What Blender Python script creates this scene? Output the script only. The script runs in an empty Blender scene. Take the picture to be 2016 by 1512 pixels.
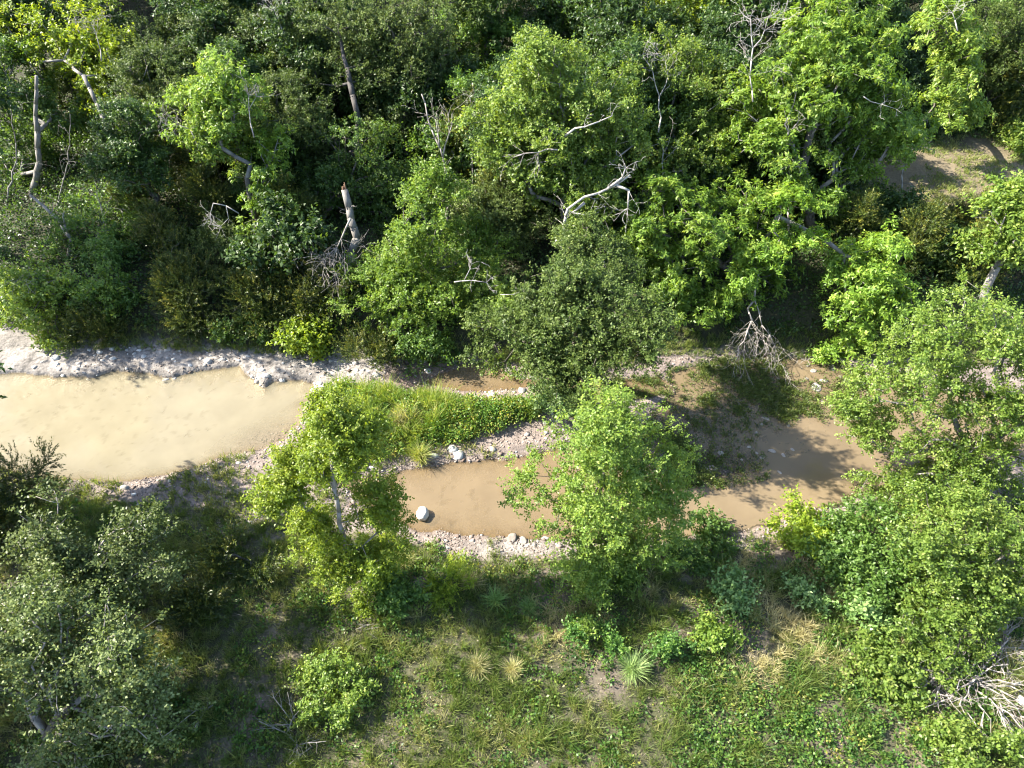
import bpy, math, random
import numpy as np
from math import radians as R

# ------------------------------------------------------------------ scene, camera, light
scene = bpy.context.scene
COL = scene.collection
CAM_H, PITCH = 20.0, R(48.0)
IMG_W, IMG_H, FPX = 2016.0, 1512.0, 1387.0
cam = bpy.data.cameras.new('camera'); cam_o = bpy.data.objects.new('camera', cam); COL.objects.link(cam_o)
cam.sensor_width = 36.0; cam.lens = 36.0 * FPX / IMG_W; cam.clip_end = 2000.0; cam.clip_start = 0.1
cam_o.location = (0, 0, CAM_H); cam_o.rotation_euler = (math.pi / 2 - PITCH, 0, 0)
scene.camera = cam_o

SUN_EL, SUN_AZ = R(39.0), R(12.0)          # elevation; how far the sun stands beyond straight left
SUN = np.array([-math.cos(SUN_EL) * math.cos(SUN_AZ), math.cos(SUN_EL) * math.sin(SUN_AZ), math.sin(SUN_EL)])
world = bpy.data.worlds.new('World'); scene.world = world; world.use_nodes = True
wn = world.node_tree.nodes; wl = world.node_tree.links
sky = wn.new('ShaderNodeTexSky'); sky.sky_type = 'NISHITA'; sky.sun_disc = False
sky.sun_elevation = SUN_EL; sky.sun_rotation = math.atan2(SUN[0], SUN[1])
wn['Background'].inputs['Strength'].default_value = 0.12
wl.new(sky.outputs[0], wn['Background'].inputs['Color'])
sun = bpy.data.lights.new('sun', 'SUN'); sun.energy = 5.0; sun.angle = R(0.5); sun.color = (1.0, 0.94, 0.82)
sun_o = bpy.data.objects.new('sun', sun); COL.objects.link(sun_o)
from mathutils import Vector
sun_o.rotation_euler = Vector(SUN).to_track_quat('Z', 'Y').to_euler()
scene.view_settings.view_transform = 'Standard'; scene.view_settings.look = 'None'
scene.view_settings.exposure = 2.17; scene.view_settings.gamma = 1.0
scene.render.engine = 'CYCLES'
cy = scene.cycles
cy.max_bounces = 6; cy.diffuse_bounces = 4; cy.glossy_bounces = 2; cy.transmission_bounces = 3; cy.transparent_max_bounces = 6
cy.caustics_reflective = False; cy.caustics_refractive = False
cy.filter_width = 1.1

# ------------------------------------------------------------------ projection helpers (photo pixels -> places)
CT, ST = math.cos(PITCH), math.sin(PITCH)
def at(px, py, d):
    """point at ground distance d from the camera, seen at that pixel"""
    v = (py - 756.0) / FPX
    t = d / (CT - v * ST)
    return np.array([(px - 1008.0) / FPX * t, d, CAM_H + t * (-ST - v * CT)]), t
def gnd0(px, py, z=0.0):
    v = (py - 756.0) / FPX
    t = (z - CAM_H) / (-ST - v * CT)
    return ((px - 1008.0) / FPX * t, t * (CT - v * ST))
def gx(px, d, z=0.6):
    """world x of a ground place at distance d that shows at pixel column px"""
    return (px - 1008.0) / FPX * (d * CT + (CAM_H - z) * ST)

# ------------------------------------------------------------------ noise
def _hash(ix, iy, iz, seed):
    h = (ix.astype(np.int64) * 374761393 + iy.astype(np.int64) * 668265263 + iz.astype(np.int64) * 2147483647 + seed * 144269) & 0xFFFFFFFF
    h = ((h ^ (h >> 13)) * 1274126177) & 0xFFFFFFFF
    h = ((h ^ (h >> 16)) * 2246822519) & 0xFFFFFFFF
    h = h ^ (h >> 15)
    return (h & 0xFFFFFF) / float(0x1000000)
def vnoise(p, seed=0):
    i = np.floor(p).astype(np.int64); f = p - i; f = f * f * (3 - 2 * f)
    r = 0
    for dx in (0, 1):
        for dy in (0, 1):
            for dz in (0, 1):
                w = (f[:, 0] if dx else 1 - f[:, 0]) * (f[:, 1] if dy else 1 - f[:, 1]) * (f[:, 2] if dz else 1 - f[:, 2])
                r = r + w * _hash(i[:, 0] + dx, i[:, 1] + dy, i[:, 2] + dz, seed)
    return r
def fbm(p, seed=0, oct=3):
    a, s, r = 0.5, 0, 0
    for k in range(oct):
        r = r + a * vnoise(p * (2 ** k), seed + 17 * k); s += a; a *= 0.5
    return r / s
def n2(x, y, sc, seed=0, oct=3):
    return fbm(np.stack([x * sc, y * sc, np.zeros_like(x) + 0.5], 1), seed, oct)
def sstep(a, b, x):
    t = np.clip((x - a) / (b - a), 0, 1); return t * t * (3 - 2 * t)
def nrm(a):
    return a / np.maximum(np.linalg.norm(a, axis=-1, keepdims=True), 1e-9)

# ------------------------------------------------------------------ mesh / object helpers
def mesh_np(name, V, faces, mat, var=None, smooth=False, col=None, parent=None, loc=None, extra=None):
    """faces: list of int arrays (M,k); one mesh object"""
    me = bpy.data.meshes.new(name)
    V = np.asarray(V, dtype=np.float32)
    if loc is not None: V = V - np.asarray(loc, dtype=np.float32)
    me.vertices.add(len(V)); me.vertices.foreach_set('co', V.ravel())
    faces = [np.asarray(f, dtype=np.int32) for f in faces if len(f)]
    nl = sum(f.size for f in faces); npoly = sum(len(f) for f in faces)
    me.loops.add(nl); me.polygons.add(npoly)
    me.loops.foreach_set('vertex_index', np.concatenate([f.ravel() for f in faces]))
    tot = np.concatenate([np.full(len(f), f.shape[1], np.int32) for f in faces])
    st = np.zeros(npoly, np.int32); st[1:] = np.cumsum(tot)[:-1]
    me.polygons.foreach_set('loop_start', st)
    if smooth: me.polygons.foreach_set('use_smooth', np.ones(npoly, bool))
    if var is not None:
        a = me.attributes.new('var', 'FLOAT', 'POINT'); a.data.foreach_set('value', np.asarray(var, np.float32))
    if col is not None:
        a = me.attributes.new('tone', 'FLOAT_COLOR', 'POINT'); a.data.foreach_set('color', np.asarray(col, np.float32).ravel())
    for k, val in (extra or {}).items():
        a = me.attributes.new(k, 'FLOAT', 'POINT'); a.data.foreach_set('value', np.asarray(val, np.float32))
    me.update(calc_edges=True); me.validate()
    me.materials.append(mat)
    o = bpy.data.objects.new(name, me); COL.objects.link(o)
    if parent is not None: o.parent = parent
    elif loc is not None: o.location = loc
    return o
def tag(o, label, cat, group=None, kind=None):
    if label: o['label'] = label
    if cat: o['category'] = cat
    if group: o['group'] = group
    if kind: o['kind'] = kind
    return o
def empty(name, loc, label, cat, group=None):
    o = bpy.data.objects.new(name, None); COL.objects.link(o); o.location = [float(c) for c in loc]
    o.empty_display_size = 0.3
    return tag(o, label, cat, group)
KIDS = {}
def dup(root, loc, rotz, scale, label, group):
    r = root.copy(); COL.objects.link(r); r.location = [float(c) for c in loc]; r.rotation_euler = (0, 0, rotz)
    r.scale = (scale[0], scale[0], scale[1]) if isinstance(scale, tuple) else (scale,) * 3
    r['label'] = label; r['group'] = group
    for ch in list(root.children):
        c = ch.copy(); COL.objects.link(c); c.parent = r
    return r

# ------------------------------------------------------------------ materials
def new_mat(name):
    m = bpy.data.materials.new(name); m.use_nodes = True
    nt = m.node_tree; nt.nodes.clear()
    out = nt.nodes.new('ShaderNodeOutputMaterial')
    return m, nt, out
def ramp(nt, stops):
    r = nt.nodes.new('ShaderNodeValToRGB'); e = r.color_ramp.elements
    while len(e) < len(stops): e.new(0.5)
    for k, (p, c) in enumerate(stops): e[k].position = p; e[k].color = (*c, 1)
    return r
def leaf_mat(name, stops, tr=0.42, trc=(1.7, 1.55, 0.6), rough=0.45, spec=0.35):
    m, nt, out = new_mat(name); L = nt.links.new
    at_ = nt.nodes.new('ShaderNodeAttribute'); at_.attribute_name = 'var'
    rp = ramp(nt, stops); L(at_.outputs['Fac'], rp.inputs[0])
    oi = nt.nodes.new('ShaderNodeObjectInfo')
    hs = nt.nodes.new('ShaderNodeHueSaturation')
    mr = nt.nodes.new('ShaderNodeMapRange'); mr.inputs[3].default_value = 0.82; mr.inputs[4].default_value = 1.18
    L(oi.outputs['Random'], mr.inputs[0]); L(mr.outputs[0], hs.inputs['Value']); L(rp.outputs[0], hs.inputs['Color'])
    p = nt.nodes.new('ShaderNodeBsdfPrincipled'); p.inputs['Roughness'].default_value = rough
    p.inputs['Specular IOR Level'].default_value = spec
    L(hs.outputs[0], p.inputs['Base Color'])
    mx = nt.nodes.new('ShaderNodeMix'); mx.data_type = 'RGBA'; mx.blend_type = 'MULTIPLY'; mx.inputs[0].default_value = 1
    L(hs.outputs[0], mx.inputs[6]); mx.inputs[7].default_value = (*trc, 1)
    t = nt.nodes.new('ShaderNodeBsdfTranslucent'); L(mx.outputs[2], t.inputs['Color'])
    ms = nt.nodes.new('ShaderNodeMixShader'); ms.inputs[0].default_value = tr
    L(p.outputs[0], ms.inputs[1]); L(t.outputs[0], ms.inputs[2]); L(ms.outputs[0], out.inputs[0])
    return m
def bark_mat(name, c0, c1, scale=6.0):
    m, nt, out = new_mat(name); L = nt.links.new
    tc = nt.nodes.new('ShaderNodeTexCoord'); mp = nt.nodes.new('ShaderNodeMapping'); mp.inputs['Scale'].default_value = (1, 1, 0.25)
    L(tc.outputs['Object'], mp.inputs[0])
    nz = nt.nodes.new('ShaderNodeTexNoise'); nz.inputs['Scale'].default_value = scale; nz.inputs['Detail'].default_value = 6
    nz.inputs['Roughness'].default_value = 0.7
    L(mp.outputs[0], nz.inputs['Vector'])
    rp = ramp(nt, [(0.3, c0), (0.7, c1)]); L(nz.outputs[0], rp.inputs[0])
    p = nt.nodes.new('ShaderNodeBsdfPrincipled'); p.inputs['Roughness'].default_value = 0.85; p.inputs['Specular IOR Level'].default_value = 0.2
    L(rp.outputs[0], p.inputs['Base Color'])
    b = nt.nodes.new('ShaderNodeBump'); b.inputs['Strength'].default_value = 0.5; b.inputs['Distance'].default_value = 0.03
    L(nz.outputs[0], b.inputs['Height']); L(b.outputs[0], p.inputs['Normal']); L(p.outputs[0], out.inputs[0])
    return m
def stone_mat(name, stops, scale=9.0):
    m, nt, out = new_mat(name); L = nt.links.new
    at_ = nt.nodes.new('ShaderNodeAttribute'); at_.attribute_name = 'var'
    rp = ramp(nt, stops); L(at_.outputs['Fac'], rp.inputs[0])
    tc = nt.nodes.new('ShaderNodeTexCoord')
    nz = nt.nodes.new('ShaderNodeTexNoise'); nz.inputs['Scale'].default_value = scale; nz.inputs['Detail'].default_value = 8
    L(tc.outputs['Object'], nz.inputs['Vector'])
    mr = nt.nodes.new('ShaderNodeMapRange'); mr.inputs[1].default_value = 0.3; mr.inputs[2].default_value = 0.7
    mr.inputs[3].default_value = 0.72; mr.inputs[4].default_value = 1.12; L(nz.outputs[0], mr.inputs[0])
    hs = nt.nodes.new('ShaderNodeHueSaturation'); L(rp.outputs[0], hs.inputs['Color']); L(mr.outputs[0], hs.inputs['Value'])
    p = nt.nodes.new('ShaderNodeBsdfPrincipled'); p.inputs['Roughness'].default_value = 0.85; p.inputs['Specular IOR Level'].default_value = 0.25
    L(hs.outputs[0], p.inputs['Base Color'])
    b = nt.nodes.new('ShaderNodeBump'); b.inputs['Strength'].default_value = 0.5; b.inputs['Distance'].default_value = 0.03
    L(nz.outputs[0], b.inputs['Height']); L(b.outputs[0], p.inputs['Normal']); L(p.outputs[0], out.inputs[0])
    return m

M = {}
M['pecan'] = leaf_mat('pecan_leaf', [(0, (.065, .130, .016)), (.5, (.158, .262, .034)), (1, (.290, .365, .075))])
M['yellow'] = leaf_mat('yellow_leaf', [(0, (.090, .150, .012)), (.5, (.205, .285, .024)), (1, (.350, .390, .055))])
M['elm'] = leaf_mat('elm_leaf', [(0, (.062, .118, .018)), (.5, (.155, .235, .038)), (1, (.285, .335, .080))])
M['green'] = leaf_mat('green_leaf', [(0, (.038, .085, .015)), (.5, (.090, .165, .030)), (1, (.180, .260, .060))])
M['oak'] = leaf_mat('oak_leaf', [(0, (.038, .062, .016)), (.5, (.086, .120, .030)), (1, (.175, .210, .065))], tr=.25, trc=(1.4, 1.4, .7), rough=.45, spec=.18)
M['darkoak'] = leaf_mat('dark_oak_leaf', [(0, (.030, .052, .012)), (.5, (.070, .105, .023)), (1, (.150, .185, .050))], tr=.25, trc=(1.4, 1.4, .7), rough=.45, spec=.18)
M['shade'] = leaf_mat('shade_darkened_leaf', [(0, (.018, .046, .010)), (.5, (.045, .088, .018)), (1, (.10, .16, .035))], tr=.35)  # leaf colour darkened to stand in for deep shade in the gaps of the wood
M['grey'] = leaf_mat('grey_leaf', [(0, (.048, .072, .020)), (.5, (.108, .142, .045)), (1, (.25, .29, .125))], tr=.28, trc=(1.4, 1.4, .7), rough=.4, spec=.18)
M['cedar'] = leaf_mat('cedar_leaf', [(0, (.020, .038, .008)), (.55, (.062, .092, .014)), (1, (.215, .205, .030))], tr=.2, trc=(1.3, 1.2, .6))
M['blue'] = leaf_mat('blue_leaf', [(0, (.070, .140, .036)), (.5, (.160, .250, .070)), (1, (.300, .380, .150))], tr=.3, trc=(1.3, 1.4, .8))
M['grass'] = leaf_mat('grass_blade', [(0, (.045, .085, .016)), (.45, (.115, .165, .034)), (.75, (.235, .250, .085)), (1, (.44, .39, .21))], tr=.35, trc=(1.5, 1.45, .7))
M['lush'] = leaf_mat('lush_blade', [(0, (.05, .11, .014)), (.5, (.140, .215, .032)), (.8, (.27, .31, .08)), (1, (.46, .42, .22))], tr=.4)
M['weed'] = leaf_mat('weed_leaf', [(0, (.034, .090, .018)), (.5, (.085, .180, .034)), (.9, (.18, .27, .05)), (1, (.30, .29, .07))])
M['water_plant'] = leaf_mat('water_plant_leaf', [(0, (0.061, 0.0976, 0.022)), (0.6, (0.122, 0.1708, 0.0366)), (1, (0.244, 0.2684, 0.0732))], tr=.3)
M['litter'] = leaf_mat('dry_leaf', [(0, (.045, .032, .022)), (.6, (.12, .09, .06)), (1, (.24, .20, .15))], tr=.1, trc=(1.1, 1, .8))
M['bark'] = bark_mat('bark', (0.054, 0.045, 0.037), (0.173, 0.155, 0.133))
M['bark_dark'] = bark_mat('bark_dark', (0.032, 0.029, 0.026), (0.094, 0.086, 0.079))
M['twig'] = bark_mat('grey_twig', (0.115, 0.104, 0.094), (0.259, 0.241, 0.216))
M['dead'] = bark_mat('dead_wood', (0.158, 0.137, 0.119), (0.374, 0.338, 0.302))
M['bleached'] = bark_mat('bleached_wood', (0.223, 0.205, 0.186), (0.409, 0.384, 0.347))
M['rot'] = bark_mat('broken_wood', (.13, .085, .06), (.27, .155, .09), 12)
M['stone'] = stone_mat('pale_stone', [(0, (.13, .105, .085)), (.6, (.26, .225, .195)), (1, (.52, .50, .46))])
M['gravel'] = stone_mat('gravel_stone', [(0, (0.099, 0.071, 0.056)), (.45, (0.211, 0.164, 0.136)), (1, (0.372, 0.329, 0.291))])

# ------------------------------------------------------------------ the lie of the land (polygons read off the photo at water level)
def poly(pts): return np.array([gnd0(*p) for p in pts])
P_LEFT = poly([(-400, 742), (-60, 738), (60, 735), (110, 743), (180, 743), (230, 731), (290, 735), (330, 746), (400, 730), (470, 722),
               (486, 738), (500, 750), (522, 766), (536, 752), (585, 749), (615, 756), (612, 780), (598, 800), (592, 835), (560, 865),
               (520, 884), (440, 897), (382, 922), (312, 938), (230, 948), (100, 942), (-60, 915), (-400, 900)])
P_MID = poly([(665, 950), (710, 940), (754, 937), (797, 925), (857, 917), (936, 908), (1016, 903), (1090, 888), (1180, 868), (1260, 855),
              (1290, 812), (1330, 770), (1320, 735), (1400, 712), (1520, 700), (1640, 712), (1740, 740), (1850, 770), (2000, 780), (2400, 790),
              (2400, 905), (2000, 900), (1820, 930), (1720, 965), (1640, 990), (1560, 1012), (1520, 1033), (1420, 1048), (1330, 1060),
              (1180, 1068), (1016, 1056), (956, 1056), (897, 1048), (825, 1043), (790, 1030), (740, 1000), (700, 975)])
P_SMALL = poly([(835, 752), (870, 735), (905, 722), (960, 716), (1010, 738), (1060, 748), (1180, 752), (1300, 745), (1330, 770), (1200, 790), (1040, 762), (960, 768), (900, 768)])
P_CHAN = poly([(-400, 640), (0, 655), (150, 688), (300, 690), (450, 690), (600, 702), (700, 706), (800, 712), (900, 712), (1050, 715), (1200, 725),
               (1300, 700), (1450, 690), (1600, 700), (1750, 705), (2000, 720), (2400, 720), (2400, 985), (2000, 975), (1800, 990), (1690, 1012), (1570, 1050),
               (1450, 1078), (1300, 1092), (1060, 1104), (950, 1106), (850, 1078), (760, 1056), (560, 1040), (400, 1010), (330, 1000), (200, 985), (-400, 950)])
P_ISLE = poly([(636, 782), (670, 764), (760, 770), (830, 784), (900, 790), (1000, 795), (1060, 800), (1065, 830), (960, 866), (880, 886),
               (820, 900), (750, 914), (680, 925), (625, 932), (590, 925), (595, 895), (630, 845)])
P_CLEAR = np.array([gnd0(*p, 1.7) for p in [(1690, 330), (1800, 290), (2100, 290), (2300, 330), (2300, 430), (2016, 440), (1850, 450), (1720, 410)]])
def sd(P, x, y):
    """signed distance, negative inside"""
    d2 = np.full(x.shape, 1e18); ins = np.zeros(x.shape, bool)
    n = len(P)
    for i in range(n):
        ax, ay = P[i]; bx, by = P[(i + 1) % n]
        ex, ey = bx - ax, by - ay
        t = np.clip(((x - ax) * ex + (y - ay) * ey) / (ex * ex + ey * ey + 1e-12), 0, 1)
        d2 = np.minimum(d2, (x - ax - t * ex) ** 2 + (y - ay - t * ey) ** 2)
        c = ((ay > y) != (by > y))
        xi = ax + (y - ay) / (by - ay + 1e-12) * ex
        ins ^= c & (x < xi)
    d = np.sqrt(d2)
    return np.where(ins, -d, d)
def land(x, y):
    """height and the zone fields at ground places"""
    x = np.asarray(x, float); y = np.asarray(y, float)
    j = (n2(x, y, 1.3, 3) - .5) * .30 + (n2(x, y, 5.0, 5, 2) - .5) * .16
    wl_, wm, ws = sd(P_LEFT, x, y) + j * .6, sd(P_MID, x, y) + j, sd(P_SMALL, x, y) + j
    w = np.minimum(np.minimum(wl_, wm), ws)
    ch = sd(P_CHAN, x, y) + j * 1.6
    il = sd(P_ISLE, x, y) + j
    cl = sd(P_CLEAR, x, y)
    right = sstep(4.2, 5.6, x) * (wm < 0.3)
    far = y > 17.5
    # wet side
    bed = -0.03 - np.where(wl_ < 0, 0.34, np.where(ws < 0, .16, 0.22)) * (1 - np.exp(np.minimum(w, 0) / 0.55))
    bar = np.exp(-(((x - 6.7) / 1.6) ** 2 + ((y - 14.1) / .8) ** 2)) * .22 + np.exp(-(((x - 8.2) / 3.0) ** 2 + ((y - 16.6) / 1.5) ** 2)) * .08
    mud = -0.19 - .14 * sstep(13.9, 13.0, y) - .09 * sstep(8.2, 9.4, x) * sstep(17, 15.5, y) + bar + (n2(x, y, .8, 11) - .5) * .16 + (n2(x, y, 3.5, 13) - .5) * .10
    bed = np.where(bed < -.06, bed + (n2(x, y, 3.0, 15) - .5) * .10, bed)
    bed = bed * (1 - right) + np.minimum(mud, .06) * right
    # gravel shallows at the pool ends
    sh = np.exp(-(((x + 8.3) / 2.4) ** 2 + ((y - 15.5) / 1.3) ** 2))
    bed = np.where(bed < 0, bed * (1 - .72 * sh), bed)
    # dry side
    dry = 0.015 + .09 * sstep(0, .45, w) + .04 * np.clip(w, 0, 2.5)
    ledge = (1 - sstep(-5.5, -3.2, x)) * far * (ch < .8)
    plate = np.floor(n2(x, y, 1.4, 21) * 6) / 6 + .35 * n2(x, y, 4.0, 22)
    dry = dry + ledge * (.09 * sstep(0, .10, w) + .06 * (plate - .5) * sstep(.0, .3, w))
    gravelly = (ch < 0) & (w > 0)
    dry = dry + gravelly * ((n2(x, y, 7, 31, 2) - .5) * .05)
    h = np.where(w < 0, bed, dry)
    out = np.clip(ch, 0, None)
    farside = y > 16
    h = h + np.where(farside, 1.1 * sstep(0, 2.2, out) + .05 * np.clip(out, 0, 30), .38 * sstep(0, 1.2, out) + .05 * np.clip(out, 0, 14))
    h = h + (ch > 0) * (n2(x, y, .7, 41) - .5) * .22 * sstep(0, 1, out)
    h = h + .26 * sstep(0, .9, -il)
    return h, w, wl_, ch, il, cl, ledge, right
_gcache = {}
def gz(x, y):
    return float(land(np.array([x]), np.array([y]))[0][0])

# --- ground sheet
def axis(lo, hi, step, far_lo, far_hi):
    core = np.arange(lo, hi, step); a = []; s = step; c = hi
    while c < far_hi: a.append(c); s *= 1.25; c += s
    b = []; s = step; c = lo - step
    while c > far_lo: b.append(c); s *= 1.25; c -= s
    return np.concatenate([np.array(b[::-1]), core, np.array(a)])
gxs = axis(-22, 22, .075, -700, 700)
gys = axis(8.6, 21.9, .065, -600, 900)
GX, GY = np.meshgrid(gxs, gys); fx, fy = GX.ravel(), GY.ravel()
h, w, wlp, ch, il, cl, ledge, right = land(fx, fy)
c = np.zeros((len(fx), 3))
def mixc(c, col, m):
    m = np.clip(m, 0, 1)[:, None]; return c * (1 - m) + np.array(col)[None] * m
na, nb, nc_ = n2(fx, fy, .5, 51), n2(fx, fy, 2.2, 52), n2(fx, fy, 9.0, 53, 2)
near = fy < 15.5
# near bank soil and litter; wood floor; clearing
c[:] = (.19, .155, .12)
c = mixc(c, (.32, .26, .17), sstep(.45, .7, nb))
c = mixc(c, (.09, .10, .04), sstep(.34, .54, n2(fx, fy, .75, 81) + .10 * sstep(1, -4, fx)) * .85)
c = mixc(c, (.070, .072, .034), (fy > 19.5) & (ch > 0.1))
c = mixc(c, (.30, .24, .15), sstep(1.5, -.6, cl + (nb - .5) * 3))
# channel: gravel, limestone ledge, mud
grav = np.array((.36, .29, .25))[None] * (.72 + .55 * nc_[:, None])
gm = sstep(.25, -.15, ch + (nb - .5) * .7)
c = c * (1 - gm[:, None]) + grav * gm[:, None]
stain = sstep(.42, .62, n2(fx, fy, 1.7, 57)); crack = 1 - .55 * sstep(.035, .0, np.abs(n2(fx, fy, 2.6, 58, 4) - .5))
lime = np.array((.52, .465, .415))[None] * ((.68 + .50 * nc_) * (1 - .38 * stain) * crack * (.62 + .38 * sstep(.0, .28, w)))[:, None]
lm = np.clip(ledge * sstep(.5, -.1, ch), 0, 1)
lm = np.maximum(lm, sstep(1.1, .2, np.hypot((fx - .2) / 2.6, (fy - 11.0) / .55)) * gm * .9)
lm = np.maximum(lm, sstep(1.1, .2, np.hypot((fx - 6.2) / 1.8, (fy - 11.1) / .45)) * gm * .9)
lm = lm * (w > -.02)
c = c * (1 - lm[:, None]) + lime * lm[:, None]
gp = np.maximum(sstep(.8, .2, np.hypot((fx + 8.2) / 1.9, (fy - 11.2) / .45)), sstep(.8, .2, np.hypot((fx + 5.2) / 1.3, (fy - 11.2) / .4)))
c = c * (1 - gp[:, None] * .8) + grav * 1.05 * gp[:, None] * .8
red = sstep(1.1, .3, np.hypot((fx + 3.2) / 2.3, (fy - 18.1) / .9))
c = mixc(c, (.30, .19, .145), red * gm * .75)
c = mixc(c, (.20, .145, .10), (w < .10) * (1 - lm) * .55)
c = mixc(c, (.40, .30, .165), (w < 0) & (wlp < 0))
lump = sstep(.62, .72, n2(fx, fy, 6.0, 61, 2)) * sstep(.40, .6, n2(fx, fy, .5, 62, 2))
c = mixc(c, (.33, .22, .105), (w < 0) & (wlp >= 0))
c = mixc(c, (.34, .265, .21), (w < 0) * np.exp(-(((fx + 8.6) / 2.2) ** 2 + ((fy - 15.4) / .9) ** 2)))
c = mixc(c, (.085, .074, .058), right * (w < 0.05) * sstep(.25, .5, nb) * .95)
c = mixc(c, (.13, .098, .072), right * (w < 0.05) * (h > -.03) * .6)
c = mixc(c, (.10, .10, .04), sstep(.1, -.3, il) * .8)
c *= .52
c = mixc(c, (.13, .10, .065), (w < 0) * lump * .6)
rough_att = np.where(w < .08, .35, .9)
ny, nx = len(gys), len(gxs)
ii = (np.arange(ny - 1)[:, None] * nx + np.arange(nx - 1)[None]).ravel()
quads = np.stack([ii, ii + 1, ii + nx + 1, ii + nx], 1)
def ground_mat():
    m, nt, out = new_mat('ground'); L = nt.links.new
    a = nt.nodes.new('ShaderNodeAttribute'); a.attribute_name = 'tone'
    tc = nt.nodes.new('ShaderNodeTexCoord')
    nz = nt.nodes.new('ShaderNodeTexNoise'); nz.inputs['Scale'].default_value = 14; nz.inputs['Detail'].default_value = 8; nz.inputs['Roughness'].default_value = .72
    L(tc.outputs['Object'], nz.inputs['Vector'])
    vo = nt.nodes.new('ShaderNodeTexVoronoi'); vo.inputs['Scale'].default_value = 13; L(tc.outputs['Object'], vo.inputs['Vector'])
    mr = nt.nodes.new('ShaderNodeMapRange'); mr.inputs[1].default_value = .3; mr.inputs[2].default_value = .7; mr.inputs[3].default_value = .66; mr.inputs[4].default_value = 1.25
    L(nz.outputs[0], mr.inputs[0])
    sp = nt.nodes.new('ShaderNodeSeparateColor'); L(vo.outputs['Color'], sp.inputs[0])
    mr2 = nt.nodes.new('ShaderNodeMapRange'); mr2.inputs[3].default_value = .8; mr2.inputs[4].default_value = 1.15; L(sp.outputs[0], mr2.inputs[0])
    mu = nt.nodes.new('ShaderNodeMath'); mu.operation = 'MULTIPLY'; L(mr.outputs[0], mu.inputs[0]); L(mr2.outputs[0], mu.inputs[1])
    hs = nt.nodes.new('ShaderNodeHueSaturation'); L(a.outputs['Color'], hs.inputs['Color']); L(mu.outputs[0], hs.inputs['Value'])
    p = nt.nodes.new('ShaderNodeBsdfPrincipled'); p.inputs['Specular IOR Level'].default_value = .3
    ra = nt.nodes.new('ShaderNodeAttribute'); ra.attribute_name = 'wet'; L(ra.outputs['Fac'], p.inputs['Roughness'])
    L(hs.outputs[0], p.inputs['Base Color'])
    b = nt.nodes.new('ShaderNodeBump'); b.inputs['Strength'].default_value = .45; b.inputs['Distance'].default_value = .03
    ad = nt.nodes.new('ShaderNodeMath'); ad.operation = 'ADD'; L(nz.outputs[0], ad.inputs[0]); L(vo.outputs['Distance'], ad.inputs[1])
    L(ad.outputs[0], b.inputs['Height']); L(b.outputs[0], p.inputs['Normal']); L(p.outputs[0], out.inputs[0])
    return m
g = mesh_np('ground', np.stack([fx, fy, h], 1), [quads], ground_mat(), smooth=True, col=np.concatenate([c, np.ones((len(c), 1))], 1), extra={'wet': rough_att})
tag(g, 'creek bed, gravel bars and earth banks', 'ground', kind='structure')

# --- water: one sheet at level 0 over the cells whose bed lies below it; muddier where deeper
def water_mat():
    m, nt, out = new_mat('muddy_water'); L = nt.links.new
    dp = nt.nodes.new('ShaderNodeAttribute'); dp.attribute_name = 'depth'
    a = nt.nodes.new('ShaderNodeAttribute'); a.attribute_name = 'tone'
    tc = nt.nodes.new('ShaderNodeTexCoord')
    nz = nt.nodes.new('ShaderNodeTexNoise'); nz.inputs['Scale'].default_value = .9; nz.inputs['Detail'].default_value = 5
    L(tc.outputs['Object'], nz.inputs['Vector'])
    mr = nt.nodes.new('ShaderNodeMapRange'); mr.inputs[1].default_value = .3; mr.inputs[2].default_value = .7; mr.inputs[3].default_value = .90; mr.inputs[4].default_value = 1.08
    L(nz.outputs[0], mr.inputs[0])
    hs = nt.nodes.new('ShaderNodeHueSaturation'); L(a.outputs['Color'], hs.inputs['Color']); L(mr.outputs[0], hs.inputs['Value'])
    p = nt.nodes.new('ShaderNodeBsdfPrincipled'); p.inputs['Roughness'].default_value = .07; p.inputs['IOR'].default_value = 1.33
    L(hs.outputs[0], p.inputs['Base Color'])
    n2_ = nt.nodes.new('ShaderNodeTexNoise'); n2_.inputs['Scale'].default_value = 5; n2_.inputs['Detail'].default_value = 3; L(tc.outputs['Object'], n2_.inputs['Vector'])
    b = nt.nodes.new('ShaderNodeBump'); b.inputs['Strength'].default_value = .06; b.inputs['Distance'].default_value = .05
    L(n2_.outputs[0], b.inputs['Height']); L(b.outputs[0], p.inputs['Normal'])
    tr = nt.nodes.new('ShaderNodeBsdfTransparent'); tr.inputs[0].default_value = (.93, .90, .84, 1)
    ms = nt.nodes.new('ShaderNodeMixShader'); L(dp.outputs['Fac'], ms.inputs[0]); L(tr.outputs[0], ms.inputs[1]); L(p.outputs[0], ms.inputs[2])
    L(ms.outputs[0], out.inputs[0])
    return m
def water_sheet(name, sel, tone, k, label):
    f = quads[np.any((h[quads] < 0.0) & sel[quads], 1)]
    use = np.unique(f); idx = np.full(len(fx), -1); idx[use] = np.arange(len(use))
    dep = np.clip(-h[use], 0, None)
    tn = np.broadcast_to(np.array(tone), (len(use), 3))
    o = mesh_np(name, np.stack([fx[use], fy[use], np.zeros(len(use))], 1), [idx[f]], water_mat(), smooth=True,
                col=np.concatenate([tn, np.ones((len(use), 1))], 1), extra={'depth': (1 - .16 * lump[use]) * (.10 + .72 * (1 - np.exp(-dep * k)))})
    return tag(o, label, 'water', kind='structure')
inleft = (fx < -4.4) & (fy < 19.8) & (fy > 12.0) & (wlp < .2)
water_sheet('creek_water', inleft, (.232, .204, .138), 7.0, 'wide shallow pool of milky tan creek water')
water_sheet('creek_water', ~inleft & (ch < .4), (.190, .143, .086), 9.0, 'shallow brown creek water running between gravel bars')

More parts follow.
